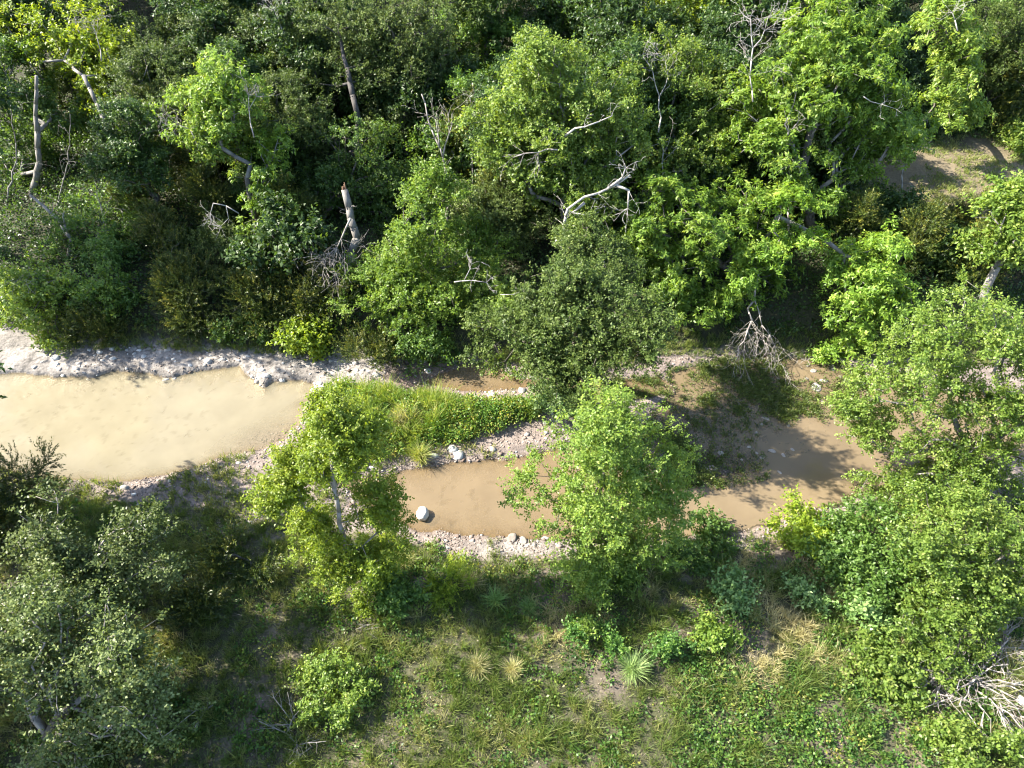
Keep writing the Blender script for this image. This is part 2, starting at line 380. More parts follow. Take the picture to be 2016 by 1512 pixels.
# ------------------------------------------------------------------ leaves, blades, wood
def leaf_quads(C, D, N, L, W, fold=.18, droop=.12):
    S = nrm(np.cross(D, N)); Nn = np.cross(S, D)
    L = np.asarray(L)[:, None]; W = np.asarray(W)[:, None]
    a = C; t = C + D * L - Nn * droop * L
    m = C + D * L * .48 + Nn * fold * W
    V = np.stack([a, m - S * W * .5, t, m + S * W * .5], 1).reshape(-1, 3)
    F = np.arange(len(C) * 4).reshape(-1, 4)
    return V, F
def rnd(rng, n): return nrm(rng.normal(size=(n, 3)))
STY = {  # k twigs a tip, m leaves a twig, twig length, leaf length, width, spread, up
    'fine':   dict(k=5, m=11, tl=.42, L=.105, W=.062, sp=.9, up=.25),
    'mid':    dict(k=5, m=9, tl=.50, L=.15, W=.085, sp=.9, up=.25),
    'rosette': dict(k=4, m=10, tl=.40, L=.23, W=.085, sp=1.0, up=.45),
    'small':  dict(k=6, m=13, tl=.36, L=.085, W=.050, sp=1.1, up=.2),
    'cedar':  dict(k=6, m=20, tl=.58, L=.095, W=.026, sp=.65, up=.6),
    'sparse': dict(k=5, m=8, tl=.45, L=.10, W=.066, sp=1.1, up=.3),
}
def foliage(tips, outd, rng, sty, dens=1.0, size=1.0):
    s = STY[sty]; N = len(tips); k = max(1, int(round(s['k'] * dens))); m = s['m']
    d = nrm(np.repeat(outd, k, 0) * .7 + rng.normal(size=(N * k, 3)) * s['sp'] * .6 + np.array([0, 0, s['up']]))
    o = np.repeat(tips, k, 0) + rng.normal(size=(N * k, 3)) * .07
    tl = s['tl'] * size * rng.uniform(.55, 1.25, N * k)
    tipv = np.repeat(rng.normal(0, .13, N), k) + rng.normal(0, .08, N * k)
    n = N * k * m
    if sty == 'rosette':
        t = np.tile(np.concatenate([np.full(m - 3, .9), np.array([.3, .5, .7])]), N * k) + rng.uniform(-.1, .1, n)
    else:
        t = np.tile(np.linspace(.12, 1, m), N * k) + rng.uniform(-.05, .05, n)
    dd = np.repeat(d, m, 0)
    C = np.repeat(o, m, 0) + dd * (np.repeat(tl, m) * t)[:, None] + rng.normal(size=(n, 3)) * (.012 if sty == 'cedar' else .02)
    pr = rnd(rng, n); pr = nrm(pr - dd * np.sum(pr * dd, 1, keepdims=True))
    along = .9 if sty == 'cedar' else (.25 if sty == 'rosette' else .55)
    D = nrm(dd * along + pr * (.55 if sty == 'cedar' else .9) + np.array([0, 0, -.05]))
    Nh = nrm(rng.normal(size=(n, 3)) * .55 + np.array([0, 0, 1.0]) + np.repeat(np.repeat(outd, k, 0), m, 0) * .35)
    L = s['L'] * size * rng.uniform(.65, 1.25, n); W = s['W'] * size * rng.uniform(.7, 1.2, n)
    V, F = leaf_quads(C, D, Nh, L, W)
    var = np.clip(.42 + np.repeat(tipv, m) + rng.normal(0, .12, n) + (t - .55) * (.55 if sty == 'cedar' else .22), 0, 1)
    return V, F, np.repeat(var, 4)
def tubes(P0, P1, R0, R1, n=5):
    P0, P1 = np.asarray(P0, float), np.asarray(P1, float); R0, R1 = np.asarray(R0, float), np.asarray(R1, float)
    d = nrm(P1 - P0); ref = np.where(np.abs(d[:, 2:3]) > .9, np.array([[1., 0, 0]]), np.array([[0., 0, 1.]]))
    u = nrm(np.cross(d, ref)); v = np.cross(d, u)
    a = np.arange(n) * 2 * math.pi / n
    ring = u[:, None] * np.cos(a)[None, :, None] + v[:, None] * np.sin(a)[None, :, None]
    e = d * (np.minimum(R0, R1) * .4)[:, None]
    A = (P0 - e)[:, None] + ring * R0[:, None, None]; B = (P1 + e)[:, None] + ring * R1[:, None, None]
    V = np.concatenate([A, B], 1).reshape(-1, 3)
    b = np.arange(len(P0))[:, None] * 2 * n; i = np.arange(n); j = (i + 1) % n
    F = np.stack([b + i, b + j, b + n + j, b + n + i], 2).reshape(-1, 4)
    caps = np.concatenate([b + i[::-1], b + n + i], 0)
    return V, F, caps
def wood(segs, mat, name, parent, loc, n=5, flute=0):
    V, F, caps = tubes(*segs, n=n)
    if flute: V = V + (np.stack([fbm(V * 3 + k * 9, 60 + k) for k in range(3)], 1) - .5) * flute
    return mesh_np(name, V, [F, caps], mat, smooth=True, parent=parent, loc=loc)
def bend(pts, rng, amp, per=.5):
    """polyline subdivided with a wander"""
    out = [pts[0]]
    for a, b in zip(pts[:-1], pts[1:]):
        L = np.linalg.norm(b - a); k = max(1, int(L / per))
        for q in range(1, k + 1):
            p = a + (b - a) * q / k
            if q < k: p = p + rng.normal(size=3) * amp * min(L, 2)
            out.append(p)
    return out
def grow(trunk, tips, rng, bf=.35):
    nodes = [np.array(p) for p in trunk]; par = [-1] + list(range(len(trunk) - 1))
    pl = [0.0]
    for a, b in zip(trunk[:-1], trunk[1:]): pl.append(pl[-1] + float(np.linalg.norm(np.array(b) - np.array(a))))
    T = np.array(tips); n = len(T); best = np.full(n, 1e9); bi = np.zeros(n, int); done = np.zeros(n, bool); tipnode = np.zeros(n, int)
    def upd(k):
        p = nodes[k]; c_ = np.linalg.norm(T - p, axis=1) + bf * pl[k]
        s = (c_ < best) & ~done; best[s] = c_[s]; bi[s] = k
    for k in range(max(0, len(trunk) // 3), len(trunk)): upd(k)
    for _ in range(n):
        q = int(np.argmin(np.where(done, 1e9, best))); j = int(bi[q]); done[q] = True
        a, b = nodes[j], T[q]; L = float(np.linalg.norm(b - a)); m = max(1, int(L / .45)); prev = j
        for s in range(1, m + 1):
            f = s / m; p = a + (b - a) * f
            if s < m:
                p = p + rng.normal(size=3) * .05 * min(L, 1.6) + np.array([0, 0, .10 * L * f * (1 - f)])
            nodes.append(p); par.append(prev); pl.append(pl[prev] + L / m); prev = len(nodes) - 1; upd(prev)
        tipnode[q] = prev
    return np.array(nodes), np.array(par), tipnode
def in_lobes(lobes, n, rng, shell, gap, seed, gsc=.95, per=7, csz=.29):
    """tips gathered in clumps that sit through the outer part of the lobes, with gaps between"""
    m = max(4, n // per)
    vol = np.array([l[3] ** 2.4 for l in lobes]); pk = rng.choice(len(lobes), size=m * 5, p=vol / vol.sum())
    C = np.array([l[:3] for l in lobes])[pk]; Rr = np.array([l[3] for l in lobes])[pk]; Cz = np.array([l[4] for l in lobes])[pk]
    d = rnd(rng, m * 5); u = rng.uniform(0, 1, m * 5) ** (1.0 / shell) * rng.choice([.92, 1.0, 1.18], m * 5, p=[.45, .35, .20])
    P = C + d * (Rr * u)[:, None] * np.stack([np.ones_like(Cz), np.ones_like(Cz), Cz], 1)
    keep = fbm(P * gsc, seed, 2) > gap
    P, d, Rr = P[keep][:m], d[keep][:m], Rr[keep][:m]
    s_ = np.minimum(csz, Rr * .30)
    k = np.repeat(np.arange(len(P)), per)
    off = rng.normal(size=(len(k), 3)) * s_[k][:, None] * np.array([1.1, 1.1, .55])
    return P[k] + off, nrm(d[k] + off * 1.2 + np.array([0, 0, .25]))
TREES = []
def tree(name, label, base, lobes, mat, sty, tips=400, ls=1.0, dz=0.0, cat='tree', group=None, seed=None, tr=.13, via=None, gap=.43, dens=1.0, size=1.0,
         shell=3.2, bark='bark', limb=None, rmin=.006, bf=.35, squash=.9, twigs=0, lift=None, flat=False):
    """base = (pixel column, distance); lobes = (px, py, distance, radius px)"""
    seed = seed if seed is not None else (int(base[0]) * 31 + int(base[1] * 10)) % 99991
    rng = np.random.default_rng(seed)
    L = []
    for l in lobes:
        dd = l[2] + dz
        for _ in range(60):                       # a lobe that would sink into the ground comes forward until it stands clear
            p, t = at(l[0], l[1], dd); r = ls * l[3] * t / FPX
            if p[2] > gz(p[0], p[1]) + .55 * r: break
            dd -= .08
        if l[2] + dz - dd > .7: print('MOVED', label[:40], l, round(dd, 2), round(float(p[2]), 2))
        L.append((p[0], p[1], p[2], r, l[4] if len(l) > 4 else squash))
    bx, by = gx(base[0], base[1]), base[1]; bz = gz(bx, by)
    for i, q in enumerate(L):
        floor_ = gz(q[0], q[1])
        if q[2] < floor_ + .3: print('LOW LOBE', name, label[:30], i, round(q[2] - floor_, 2), 'r', round(q[3], 2))
    P, D = in_lobes(L, tips, rng, shell, gap, seed % 1000)
    ok = P[:, 2] > np.minimum(bz, land(P[:, 0], P[:, 1])[0]) + .12; P, D = P[ok], D[ok]
    cen = np.average(np.array([q[:3] for q in L]), axis=0, weights=[q[3] for q in L])
    b0 = np.array([bx, by, bz - .15])
    if via: mids = [at(*v)[0] for v in via]
    else:
        top = cen.copy(); top[2] = bz + (cen[2] - bz) * .8
        top[:2] = b0[:2] + (cen[:2] - b0[:2]) * .75
        mids = [b0 + np.array([(top[0] - bx) * .25, (top[1] - by) * .25, (top[2] - bz) * .5]), top]
    tk = bend([b0] + mids, rng, .014 if via else .03, .5)
    nodes, par, tn = grow(tk, P, rng, bf)
    nt_ = len(tk)
    cnt = np.zeros(len(nodes)); cnt[tn] += 1
    for k in range(len(nodes) - 1, 0, -1): cnt[par[k]] += cnt[k]
    rad = tr * (np.maximum(cnt, .6) / max(len(P), 1)) ** .46
    # the trunk itself tapers steadily
    hgt = np.linspace(1.15, .62, nt_); rad[:nt_] = np.maximum(rad[:nt_], tr * hgt * .8)
    loc = (bx, by, bz)
    root = empty(name, loc, label, cat, group)
    k = np.arange(1, nt_)
    wood((nodes[par[k]], nodes[k], rad[par[k]], rad[k]), M[bark], 'trunk' if cat == 'tree' else 'stem', root, loc, 8, tr * .25)
    k = np.arange(nt_, len(nodes)); k = k[rad[k] > rmin]
    if len(k):
        rp = np.minimum(rad[par[k]], rad[k] * 1.25)
        wood((nodes[par[k]], nodes[k], rp, rad[k]), M[limb or bark], 'limbs' if cat == 'tree' else 'twigs', root, loc, 4)
    V, F, var = foliage(P, D, rng, sty, dens, size)
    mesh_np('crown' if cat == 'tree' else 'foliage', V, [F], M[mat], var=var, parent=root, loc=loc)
    TREES.append(root)
    return root
def deadwood(name, label, paths, r0, mat='dead', twigs=8, tw_len=.8, down=0.0, cat='dead tree', seed=1, group=None, levels=2, spread=1.0, endr=.35, base=None, jag=.05, part='twigs'):
    rng = np.random.default_rng(seed); r0 = r0 * .72
    main, tw = [], []
    first = at(*paths[0][0])[0] if len(paths[0][0]) == 3 else np.array(paths[0][0])
    loc = np.array(base if base is not None else first)
    def branch(p, d, ln, r, lev):
        k = max(3, int(ln / .16)); q = p.copy(); dd = d.copy()
        for s in range(k):
            nd = nrm(dd + rng.normal(size=3) * .22 + np.array([0, 0, -down * .15]))
            e = q + nd * ln / k; rr = r * (1 - .75 * s / k); r2 = r * (1 - .75 * (s + 1) / k)
            tw.append((q, e, max(rr, .006), max(r2, .005)))
            if lev > 0 and s > 0 and rng.random() < .75:
                branch(e, nrm(nd + rng.normal(size=3) * .75 * spread), ln * rng.uniform(.3, .6), r2 * .7, lev - 1)
            q, dd = e, nd
    for ip, path in enumerate(paths):
        pts = [at(*p)[0] for p in path]
        if ip == 0 and base is not None: pts = [np.array(base)] + pts
        pts = bend(pts, rng, jag, .35); n = len(pts); ra = r0 * (1.0 if ip == 0 else .62)
        for s in range(n - 1):
            f0, f1 = s / (n - 1), (s + 1) / (n - 1)
            main.append((pts[s], pts[s + 1], ra * (1 - (1 - endr) * f0), ra * (1 - (1 - endr) * f1)))
        for q in range(twigs):
            f = rng.uniform(.35, 1.0); s = min(n - 2, int(f * (n - 1)))
            ax = nrm(pts[s + 1] - pts[s]); side = nrm(np.cross(ax, rng.normal(size=3)))
            branch(pts[s + 1], nrm(ax * .6 + side * spread + np.array([0, 0, -down])), tw_len * rng.uniform(.5, 1.2), ra * .28 * (1 - .5 * f), levels)
    root = empty(name, loc, label, cat, group)
    cols = lambda L: tuple(np.array([x[i] for x in L]) for i in range(4))
    wood(cols(main), M[mat], 'trunk' if cat in ('dead tree', 'log') else 'branch', root, loc, 8, r0 * .35)
    if tw: wood(cols(tw), M[mat], part, root, loc, 4)
    return root
# ------------------------------------------------------------------ stuff: gravel, grass, low plants
def scatter(rng, n, x0, x1, y0, y1):
    return rng.uniform(x0, x1, n), rng.uniform(y0, y1, n)
OCT = np.array([[1, 0, 0], [0, 1, 0], [-1, 0, 0], [0, -1, 0], [0, 0, 1], [0, 0, -1]], float)
OCF = np.array([[0, 1, 4], [1, 2, 4], [2, 3, 4], [3, 0, 4], [1, 0, 5], [2, 1, 5], [3, 2, 5], [0, 3, 5]])
def gravel():
    rng = np.random.default_rng(5)
    x, y = scatter(rng, 170000, -17, 17, 10.4, 20.8)
    hh, w_, wl_, ch_, il_, cl_, le_, ri_ = land(x, y)
    nb_ = n2(x, y, 1.1, 71)
    shal = np.exp(-(((x + 8.6) / 2.2) ** 2 + ((y - 15.4) / 1.0) ** 2))
    p = np.where((w_ > 0) & (ch_ < 0), .20 + .55 * sstep(.9, .0, w_), 0) * sstep(.28, .55, nb_ + .1)
    p = np.maximum(p, (w_ > 0) * (ch_ < .1) * .45 * sstep(.45, .6, nb_))
    p = np.maximum(p, np.where((w_ <= 0) & (hh > -.12), .10 + .25 * shal, 0))
    p = np.maximum(p, np.where(ri_ * (w_ < 0.1) * (hh > -.14) > .5, .34 * sstep(.42, .64, nb_), 0))
    p = p * np.where(le_ > .5, .22, 1) * (il_ > -.15)
    k = rng.random(len(x)) < p * .8; x, y, hh = x[k], y[k], hh[k]
    n = len(x); s = np.exp(rng.normal(math.log(.021), .5, n)).clip(.010, .09)
    V = OCT[None] * (1 + rng.uniform(-.35, .35, (n, 6, 3))) + rng.normal(0, .12, (n, 6, 3))
    V = V * (s[:, None] * np.stack([rng.uniform(.8, 1.5, n), rng.uniform(.7, 1.2, n), rng.uniform(.35, .7, n)], 1))[:, None, :]
    a = rng.uniform(0, 6.28, n); ca, sa = np.cos(a)[:, None], np.sin(a)[:, None]
    V = np.stack([V[:, :, 0] * ca - V[:, :, 1] * sa, V[:, :, 0] * sa + V[:, :, 1] * ca, V[:, :, 2]], 2)
    V += np.stack([x, y, hh + s * .15], 1)[:, None]
    F = (OCF[None] + (np.arange(n) * 6)[:, None, None]).reshape(-1, 3)
    o = mesh_np('gravel', V.reshape(-1, 3), [F], M['gravel'], var=np.repeat(np.clip(rng.normal(.5, .25, n), 0, 1), 6))
    tag(o, 'loose pinkish gravel and cobbles strewn along the creek bars', 'gravel', kind='stuff')
gravel()
def rubble():
    rng = np.random.default_rng(6)
    x, y = scatter(rng, 9000, -19, 3.5, 10.6, 20.8)
    hh, w_, wl_, ch_, il_, cl_, le_, ri_ = land(x, y)
    p = np.where(le_ > .5, .28 + .22 * sstep(.35, 0, np.abs(w_)), .10) * (w_ > -.05) * (ch_ < .15) * (il_ > .1) * sstep(.35, .6, n2(x, y, 1.5, 73))
    k = rng.random(len(x)) < p; x, y, hh = x[k], y[k], hh[k]; n = len(x)
    m = 7; a = (np.arange(m) * 2 * math.pi / m)[None] + rng.uniform(0, 6.28, (n, 1)) + rng.uniform(-.3, .3, (n, m))
    r = np.exp(rng.normal(math.log(.07), .55, n)).clip(.025, .19)[:, None] * rng.uniform(.65, 1.25, (n, m))
    el = rng.uniform(.5, 1, (n, 1)); th = (r.mean(1) * rng.uniform(.25, .5, n))[:, None]; tl = rng.normal(0, .12, (n, 2))
    X, Y = r * np.cos(a), r * np.sin(a) * el; tilt = X * tl[:, :1] + Y * tl[:, 1:]
    top = np.stack([X * .86 + x[:, None], Y * .86 + y[:, None], hh[:, None] + th * .75 + tilt], 2); bot = np.stack([X + x[:, None], Y + y[:, None], hh[:, None] - th + tilt], 2)
    V = np.concatenate([top, bot], 1).reshape(-1, 3); b = (np.arange(n) * 2 * m)[:, None, None]; i = np.arange(m); j = (i + 1) % m
    side = (b + np.stack([i + m, j + m, j, i], 1)[None]).reshape(-1, 4)
    o = mesh_np('limestone_rubble', V, [side, (b[:, 0] + i[None])], M['stone'], var=np.repeat(np.clip(rng.normal(.84, .13, n), 0, 1), 2 * m))
    tag(o, 'flat broken limestone pieces lying on the creek ledges', 'rubble', kind='stuff')
rubble()

def blades(B, Hh, W, rng, lean=.5, curl=.5):
    n = len(B); a = rng.uniform(0, 6.28, n); s = np.stack([np.cos(a), np.sin(a), np.zeros(n)], 1)
    b = rng.uniform(0, 6.28, n); ld = np.stack([np.cos(b), np.sin(b), np.zeros(n)], 1)
    ln = np.abs(rng.normal(0, lean, n))[:, None]
    up = np.array([0, 0, 1.0])
    d1 = nrm(up + ld * ln); d2 = nrm(up * (1 - .35 * curl) + ld * (ln + curl * rng.uniform(.3, 1.4, (n, 1))))
    Hh = Hh[:, None]; W = W[:, None]
    m = B + d1 * Hh * .5; t = m + d2 * Hh * .55
    V = np.stack([B - s * W * .5, B + s * W * .5, m + s * W * .42, m - s * W * .42, t], 1).reshape(-1, 3)
    k = np.arange(n)[:, None] * 5
    return V, k + np.array([[0, 1, 2, 3]]), k + np.array([[3, 2, 4]])
def tufts(x, y, z, rng, nb_, hgt, rad, var, W=.017, lean=.45):
    n = len(x); r = np.repeat
    rr = r(rad, nb_) * np.sqrt(rng.random(n * nb_)); a = rng.uniform(0, 6.28, n * nb_)
    B = np.stack([r(x, nb_) + rr * np.cos(a), r(y, nb_) + rr * np.sin(a), r(z, nb_) - .03], 1)
    H_ = r(hgt, nb_) * rng.uniform(.55, 1.2, n * nb_)
    V, q, t = blades(B, H_, W * rng.uniform(.7, 1.3, n * nb_), rng, lean)
    v = np.clip(r(var, nb_) + rng.normal(0, .10, n * nb_), 0, 1)
    return V, q, t, np.repeat(v, 5)
def grass_stuff(name, label, x, y, z, hgt, rad, var, nb_, mat, seed, W=.017, lean=.45):
    V, q, t, v = tufts(x, y, z, np.random.default_rng(seed), nb_, hgt, rad, var, W, lean)
    return tag(mesh_np(name, V, [q, t], M[mat], var=v), label, 'grass', kind='stuff')
def meadow():
    rng = np.random.default_rng(8)
    x, y = scatter(rng, 15000, -15.5, 17.5, 2.8, 12.6)
    hh, w_, wl_, ch_, il_, *_ = land(x, y)
    d = n2(x, y, .75, 81); e = n2(x, y, .35, 82); f = n2(x, y, 1.9, 83)
    bare = sstep(0.0, 6.0, x) * sstep(8.2, 6.2, y) * .17
    p = np.maximum(sstep(.30, .50, d - bare) * sstep(.34, .55, f + .06), .55 * (x < 1.0) + .14) * sstep(-.05, .45, ch_) * (il_ > .1)
    k = rng.random(len(x)) < p; x, y, hh, d, e, f = x[k], y[k], hh[k], d[k], e[k], f[k]
    n = len(x)
    dry = n2(x, y, .9, 84); sunny = sstep(-1.5, 2.0, x) * sstep(6.0, 8.0, y)
    var = .20 + .34 * e + .95 * sstep(.42, .62, dry) * (.30 + .70 * sunny) + rng.normal(0, .12, n)
    tall = np.where(rng.random(n) < .22, 1.7, 1.0)
    grass_stuff('meadow_grass', 'knee high green and straw coloured grass on the near bank', x, y, hh, (.09 + .29 * f * d * 2) * tall * rng.uniform(.6, 1.4, n), .05 + .10 * rng.random(n), var, 28, 'grass', 9, W=.0135, lean=.65)
    # thin short grass between the tussocks
    x, y = scatter(rng, 17000, -15.5, 17.5, 2.8, 12.4)
    hh, w_, wl_, ch_, il_, *_ = land(x, y); k = (ch_ > .15) & (il_ > .1) & (rng.random(len(x)) < .25 + .75 * sstep(.4, .6, n2(x, y, .6, 85))); x, y, hh = x[k], y[k], hh[k]; n = len(x)
    grass_stuff('meadow_grass', 'thin short grass between the tussocks of the near bank', x, y, hh, rng.uniform(.06, .16, n), np.full(n, .14), rng.normal(.42, .22, n), 9, 'grass', 14, W=.016, lean=.8)
    # island
    x, y = scatter(rng, 5200, -7.5, 1.5, 13.0, 18.5)
    hh, w_, wl_, ch_, il_, *_ = land(x, y); k = (il_ < -.02 - .25 * rng.random(len(x))) & (n2(x, y, 1.6, 90) > .36); x, y, hh = x[k], y[k], hh[k]; n = len(x)
    d = n2(x, y, 1.2, 86)
    grass_stuff('island_grass', 'lush bright green grass covering the gravel island', x, y, hh, (.10 + .62 * sstep(.3, .7, n2(x, y, 1.8, 88)) + .15 * d) * rng.uniform(.7, 1.3, n), np.full(n, .12), .12 + .85 * n2(x, y, 1.3, 87) + rng.normal(0, .14, n), 15, 'lush', 10, W=.02, lean=.6)
    # fringe along the far bank and sparse tufts on the gravel
    x, y = scatter(rng, 26000, -19, 19, 9.5, 22.5)
    hh, w_, wl_, ch_, il_, *_ = land(x, y); d = n2(x, y, .8, 89)
    fringe = (y > 17) & (ch_ > -.25) & (ch_ < .9)
    bar = (ch_ < .2) & (w_ > .05) & (y < 15) & (il_ > .1) & ((d > .50) | ((x < -5.5) & (d > .40)))
    k = fringe | (bar & (rng.random(len(x)) < np.where(x < -5.5, .75, .35))); x, y, hh, d = x[k], y[k], hh[k], d[k]; n = len(x)
    grass_stuff('bank_grass', 'ragged grass tufts fringing the creek banks', x, y, hh, .12 + .30 * d, np.full(n, .09), .25 + .5 * d + rng.normal(0, .1, n), 12, 'grass', 12)
    # clearing
    x, y = scatter(rng, 9000, 15, 34, 25, 38)
    hh, w_, wl_, ch_, il_, cl_, *_ = land(x, y); d = n2(x, y, .6, 91); k = (cl_ < 1.0) & (d > .38); x, y, hh, d = x[k], y[k], hh[k], d[k]; n = len(x)
    grass_stuff('clearing_grass', 'short dry grass in the shaded clearing', x, y, hh, .08 + .2 * d, np.full(n, .14), .35 + .55 * n2(x, y, .5, 92), 10, 'grass', 13, W=.026)
meadow()

def leafclumps(name, label, x, y, z, size, m, mat, seed, leaf=.09, wid=.06, cat='ground cover', upr=.5, varc=None):
    rng = np.random.default_rng(seed); n = len(x); r = np.repeat
    d = rnd(rng, n * m); d[:, 2] = np.abs(d[:, 2]) * .9
    rr = rng.random(n * m) ** .45
    C = np.stack([r(x, m), r(y, m), r(z, m)], 1) + d * (r(size, m) * rr)[:, None]
    D = nrm(d * .6 + rng.normal(size=(n * m, 3)) * .5 + np.array([0, 0, upr * .4]))
    Nh = nrm(np.array([0, 0, 1.0]) + rng.normal(size=(n * m, 3)) * .5)
    s = rng.uniform(.6, 1.25, n * m)
    V, F = leaf_quads(C, D, Nh, leaf * s, wid * s)
    vc = varc if varc is not None else rng.normal(.42, .16, n)
    var = np.clip(r(vc, m) + rng.normal(0, .11, n * m) + (rr - .7) * .25, 0, 1)
    return tag(mesh_np(name, V, [F], M[mat], var=np.repeat(var, 4)), label, cat, kind='stuff')
def covers():
    rng = np.random.default_rng(21)
    # leafy weeds of the near bank, thickest towards the lower right
    x, y = scatter(rng, 9500, -15, 17.5, 2.8, 12.5)
    hh, w_, wl_, ch_, *_ = land(x, y); d = n2(x, y, .9, 95)
    p = sstep(.45, .60, d + .16 * sstep(0, 7, x) * sstep(9.0, 6.5, y) - .03) * (.45 + .55 * sstep(0, 6, x)) * (ch_ > .05)
    k = rng.random(len(x)) < p * .8; x, y, hh = x[k], y[k], hh[k]; n = len(x)
    leafclumps('leafy_ground_cover', 'low leafy weeds spreading over the near bank', x, y, hh, rng.uniform(.10, .36, n), 34, 'weed', 22, .085, .055, varc=rng.normal(.50, .22, n))
    # forbs of the island's right end
    x, y = scatter(rng, 1500, -6.5, 1.2, 13.4, 17.8)
    hh, w_, wl_, ch_, il_, *_ = land(x, y); k = (il_ < -.1) & (rng.random(len(x)) < .30 + .65 * sstep(-3.2, -.9, x)); x, y, hh = x[k], y[k], hh[k]; n = len(x)
    leafclumps('leafy_ground_cover', 'broad leaved green weeds crowding the island', x, y, hh + .12, rng.uniform(.14, .42, n), 44, 'weed', 23, .095, .058, varc=rng.normal(.68, .2, n))
    # water plants in the mud of the right-hand creek
    x, y = scatter(rng, 17000, 3.4, 13, 12.2, 19.8)
    hh, w_, wl_, ch_, *_ = land(x, y); d = n2(x, y, .9, 97)
    k = (w_ < .1) & (hh > -.20) & (rng.random(len(x)) < np.maximum(sstep(.39, .56, d + (hh + .06) * .8 - .01) * .85, .14)); x, y, hh = x[k], y[k], hh[k]; n = len(x)
    leafclumps('water_plants', 'low water plants growing out of the creek mud', x, y, np.maximum(hh, -.02) + .02, rng.uniform(.05, .15, n), 13, 'water_plant', 24, .085, .028, upr=1.4)
    # undergrowth on the wood floor
    x, y = scatter(rng, 7500, -26, 34, 20.3, 40); x2, y2 = scatter(rng, 5200, -52, 58, 38, 80); x, y = np.concatenate([x, x2]), np.concatenate([y, y2])
    hh, w_, wl_, ch_, il_, cl_, *_ = land(x, y); d = n2(x, y, .45, 99)
    k = (ch_ > .25) & (cl_ > .2) & (rng.random(len(x)) < .35 + .65 * sstep(.35, .6, d)); ch_ = ch_[k]; x, y, hh = x[k], y[k], hh[k]; n = len(x)
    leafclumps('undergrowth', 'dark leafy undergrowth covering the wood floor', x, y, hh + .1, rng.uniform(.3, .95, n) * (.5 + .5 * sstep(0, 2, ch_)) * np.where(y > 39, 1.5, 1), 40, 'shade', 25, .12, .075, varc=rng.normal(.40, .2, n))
    # fallen leaves and bits of twig lying on the bare earth
    x, y = scatter(rng, 16000, -15, 17, 3, 13)
    hh, w_, wl_, ch_, *_ = land(x, y); k = (ch_ > -.6) & (w_ > .1); x, y, hh = x[k], y[k], hh[k]; n = len(x)
    a = rng.uniform(0, 6.28, n); D = nrm(np.stack([np.cos(a), np.sin(a), rng.normal(0, .15, n)], 1)); twig_ = rng.random(n) < .3
    V, F = leaf_quads(np.stack([x, y, hh + .015], 1), D, nrm(np.array([0, 0, 1.0]) + rng.normal(size=(n, 3)) * .3), np.where(twig_, rng.uniform(.12, .4, n), rng.uniform(.04, .09, n)), np.where(twig_, .012, rng.uniform(.02, .05, n)))
    tag(mesh_np('leaf_litter', V, [F], M['litter'], var=np.repeat(rng.random(n), 4)), 'brown fallen leaves and twig bits scattered over the near bank', 'leaf litter', kind='stuff')
covers()
# ------------------------------------------------------------------ rocks
def ico(sub):
    import bmesh
    bm = bmesh.new(); bmesh.ops.create_icosphere(bm, subdivisions=sub, radius=1.0)
    V = np.array([v.co[:] for v in bm.verts]); F = np.array([[v.index for v in f.verts] for f in bm.faces]); bm.free()
    return V, F
ICV, ICF = ico(4)
def boulder():
    x, y = gnd0(832, 1014); rng = np.random.default_rng(3)
    V = ICV.copy(); V = V * (1 + (fbm(ICV * 1.1 + 4, 3)[:, None] - .5) * .7)
    V = np.sign(V) * np.abs(V) ** .85
    V += (fbm(ICV * 6, 5)[:, None] - .5) * .10 * ICV
    V *= np.array([.19, .25, .20]); V[:, 2] += .06
    o = mesh_np('boulder', V + np.array([x, y, 0]), [ICF], M['stone'], var=np.full(len(V), .97), smooth=True, loc=(x, y, 0))
    tag(o, 'rounded pale grey boulder standing alone in the brown middle pool', 'boulder')
boulder()
SV, SF = ico(2)
def slab(px, py, s, seed, label, group=None, dark=.7, name='flat_stone'):
    x, y = gnd0(px, py); rng = np.random.default_rng(seed); z = max(gz(x, y), -.03)
    V = SV * (1 + (fbm(SV * 1.6 + seed, seed)[:, None] - .5) * .8)
    V[:, 2] = np.clip(V[:, 2], -.45, .35)
    a = rng.uniform(0, 3.14); r = np.array([[math.cos(a), -math.sin(a), 0], [math.sin(a), math.cos(a), 0], [0, 0, 1]])
    V = (V * np.array([s, s * rng.uniform(.5, .8), s * .32])) @ r.T
    o = mesh_np(name, V + np.array([x, y, z + .03]), [SF], M['stone'], var=np.full(len(V), dark), loc=(x, y, z))
    tag(o, label, 'stone', group)
SL = 'pale flat stone lying in the shaded mud of the right-hand creek'
SG = 'pale flat stones in the creek mud'
slab(1607, 762, .24, 1, 'largest pale slab in the shaded upper right creek mud')
for k, (px, py, s) in enumerate([(1622, 750, .17), (1602, 730, .15), (1640, 727, .12), (1622, 716, .10), (1588, 745, .09), (1655, 742, .08), (1570, 775, .08),
                                 (1508, 824, .16), (1500, 836, .09), (1552, 838, .07), (1488, 852, .08), (1620, 790, .09), (1640, 800, .07), (1462, 820, .06), (1590, 720, .07)]):
    slab(px, py, s, 10 + k, SL, SG, .62)
SL2 = 'pale stone on the sunlit mud bar of the right-hand creek'; SG2 = 'pale stones on the sunlit mud bar'
slab(1402, 924, .17, 41, 'brownish wedge of stone at the left tip of the mud bar', None, .5)
for k, (px, py, s) in enumerate([(1420, 893, .14), (1520, 888, .15), (1542, 896, .10), (1475, 880, .10), (1500, 900, .11), (1560, 885, .08), (1535, 930, .09), (1490, 892, .07), (1460, 905, .06)]):
    slab(px, py, s, 50 + k, SL2, SG2, .66)
slab(1008, 1062, .22, 61, 'brown block of stone on the lower shore of the middle pool', None, .35)
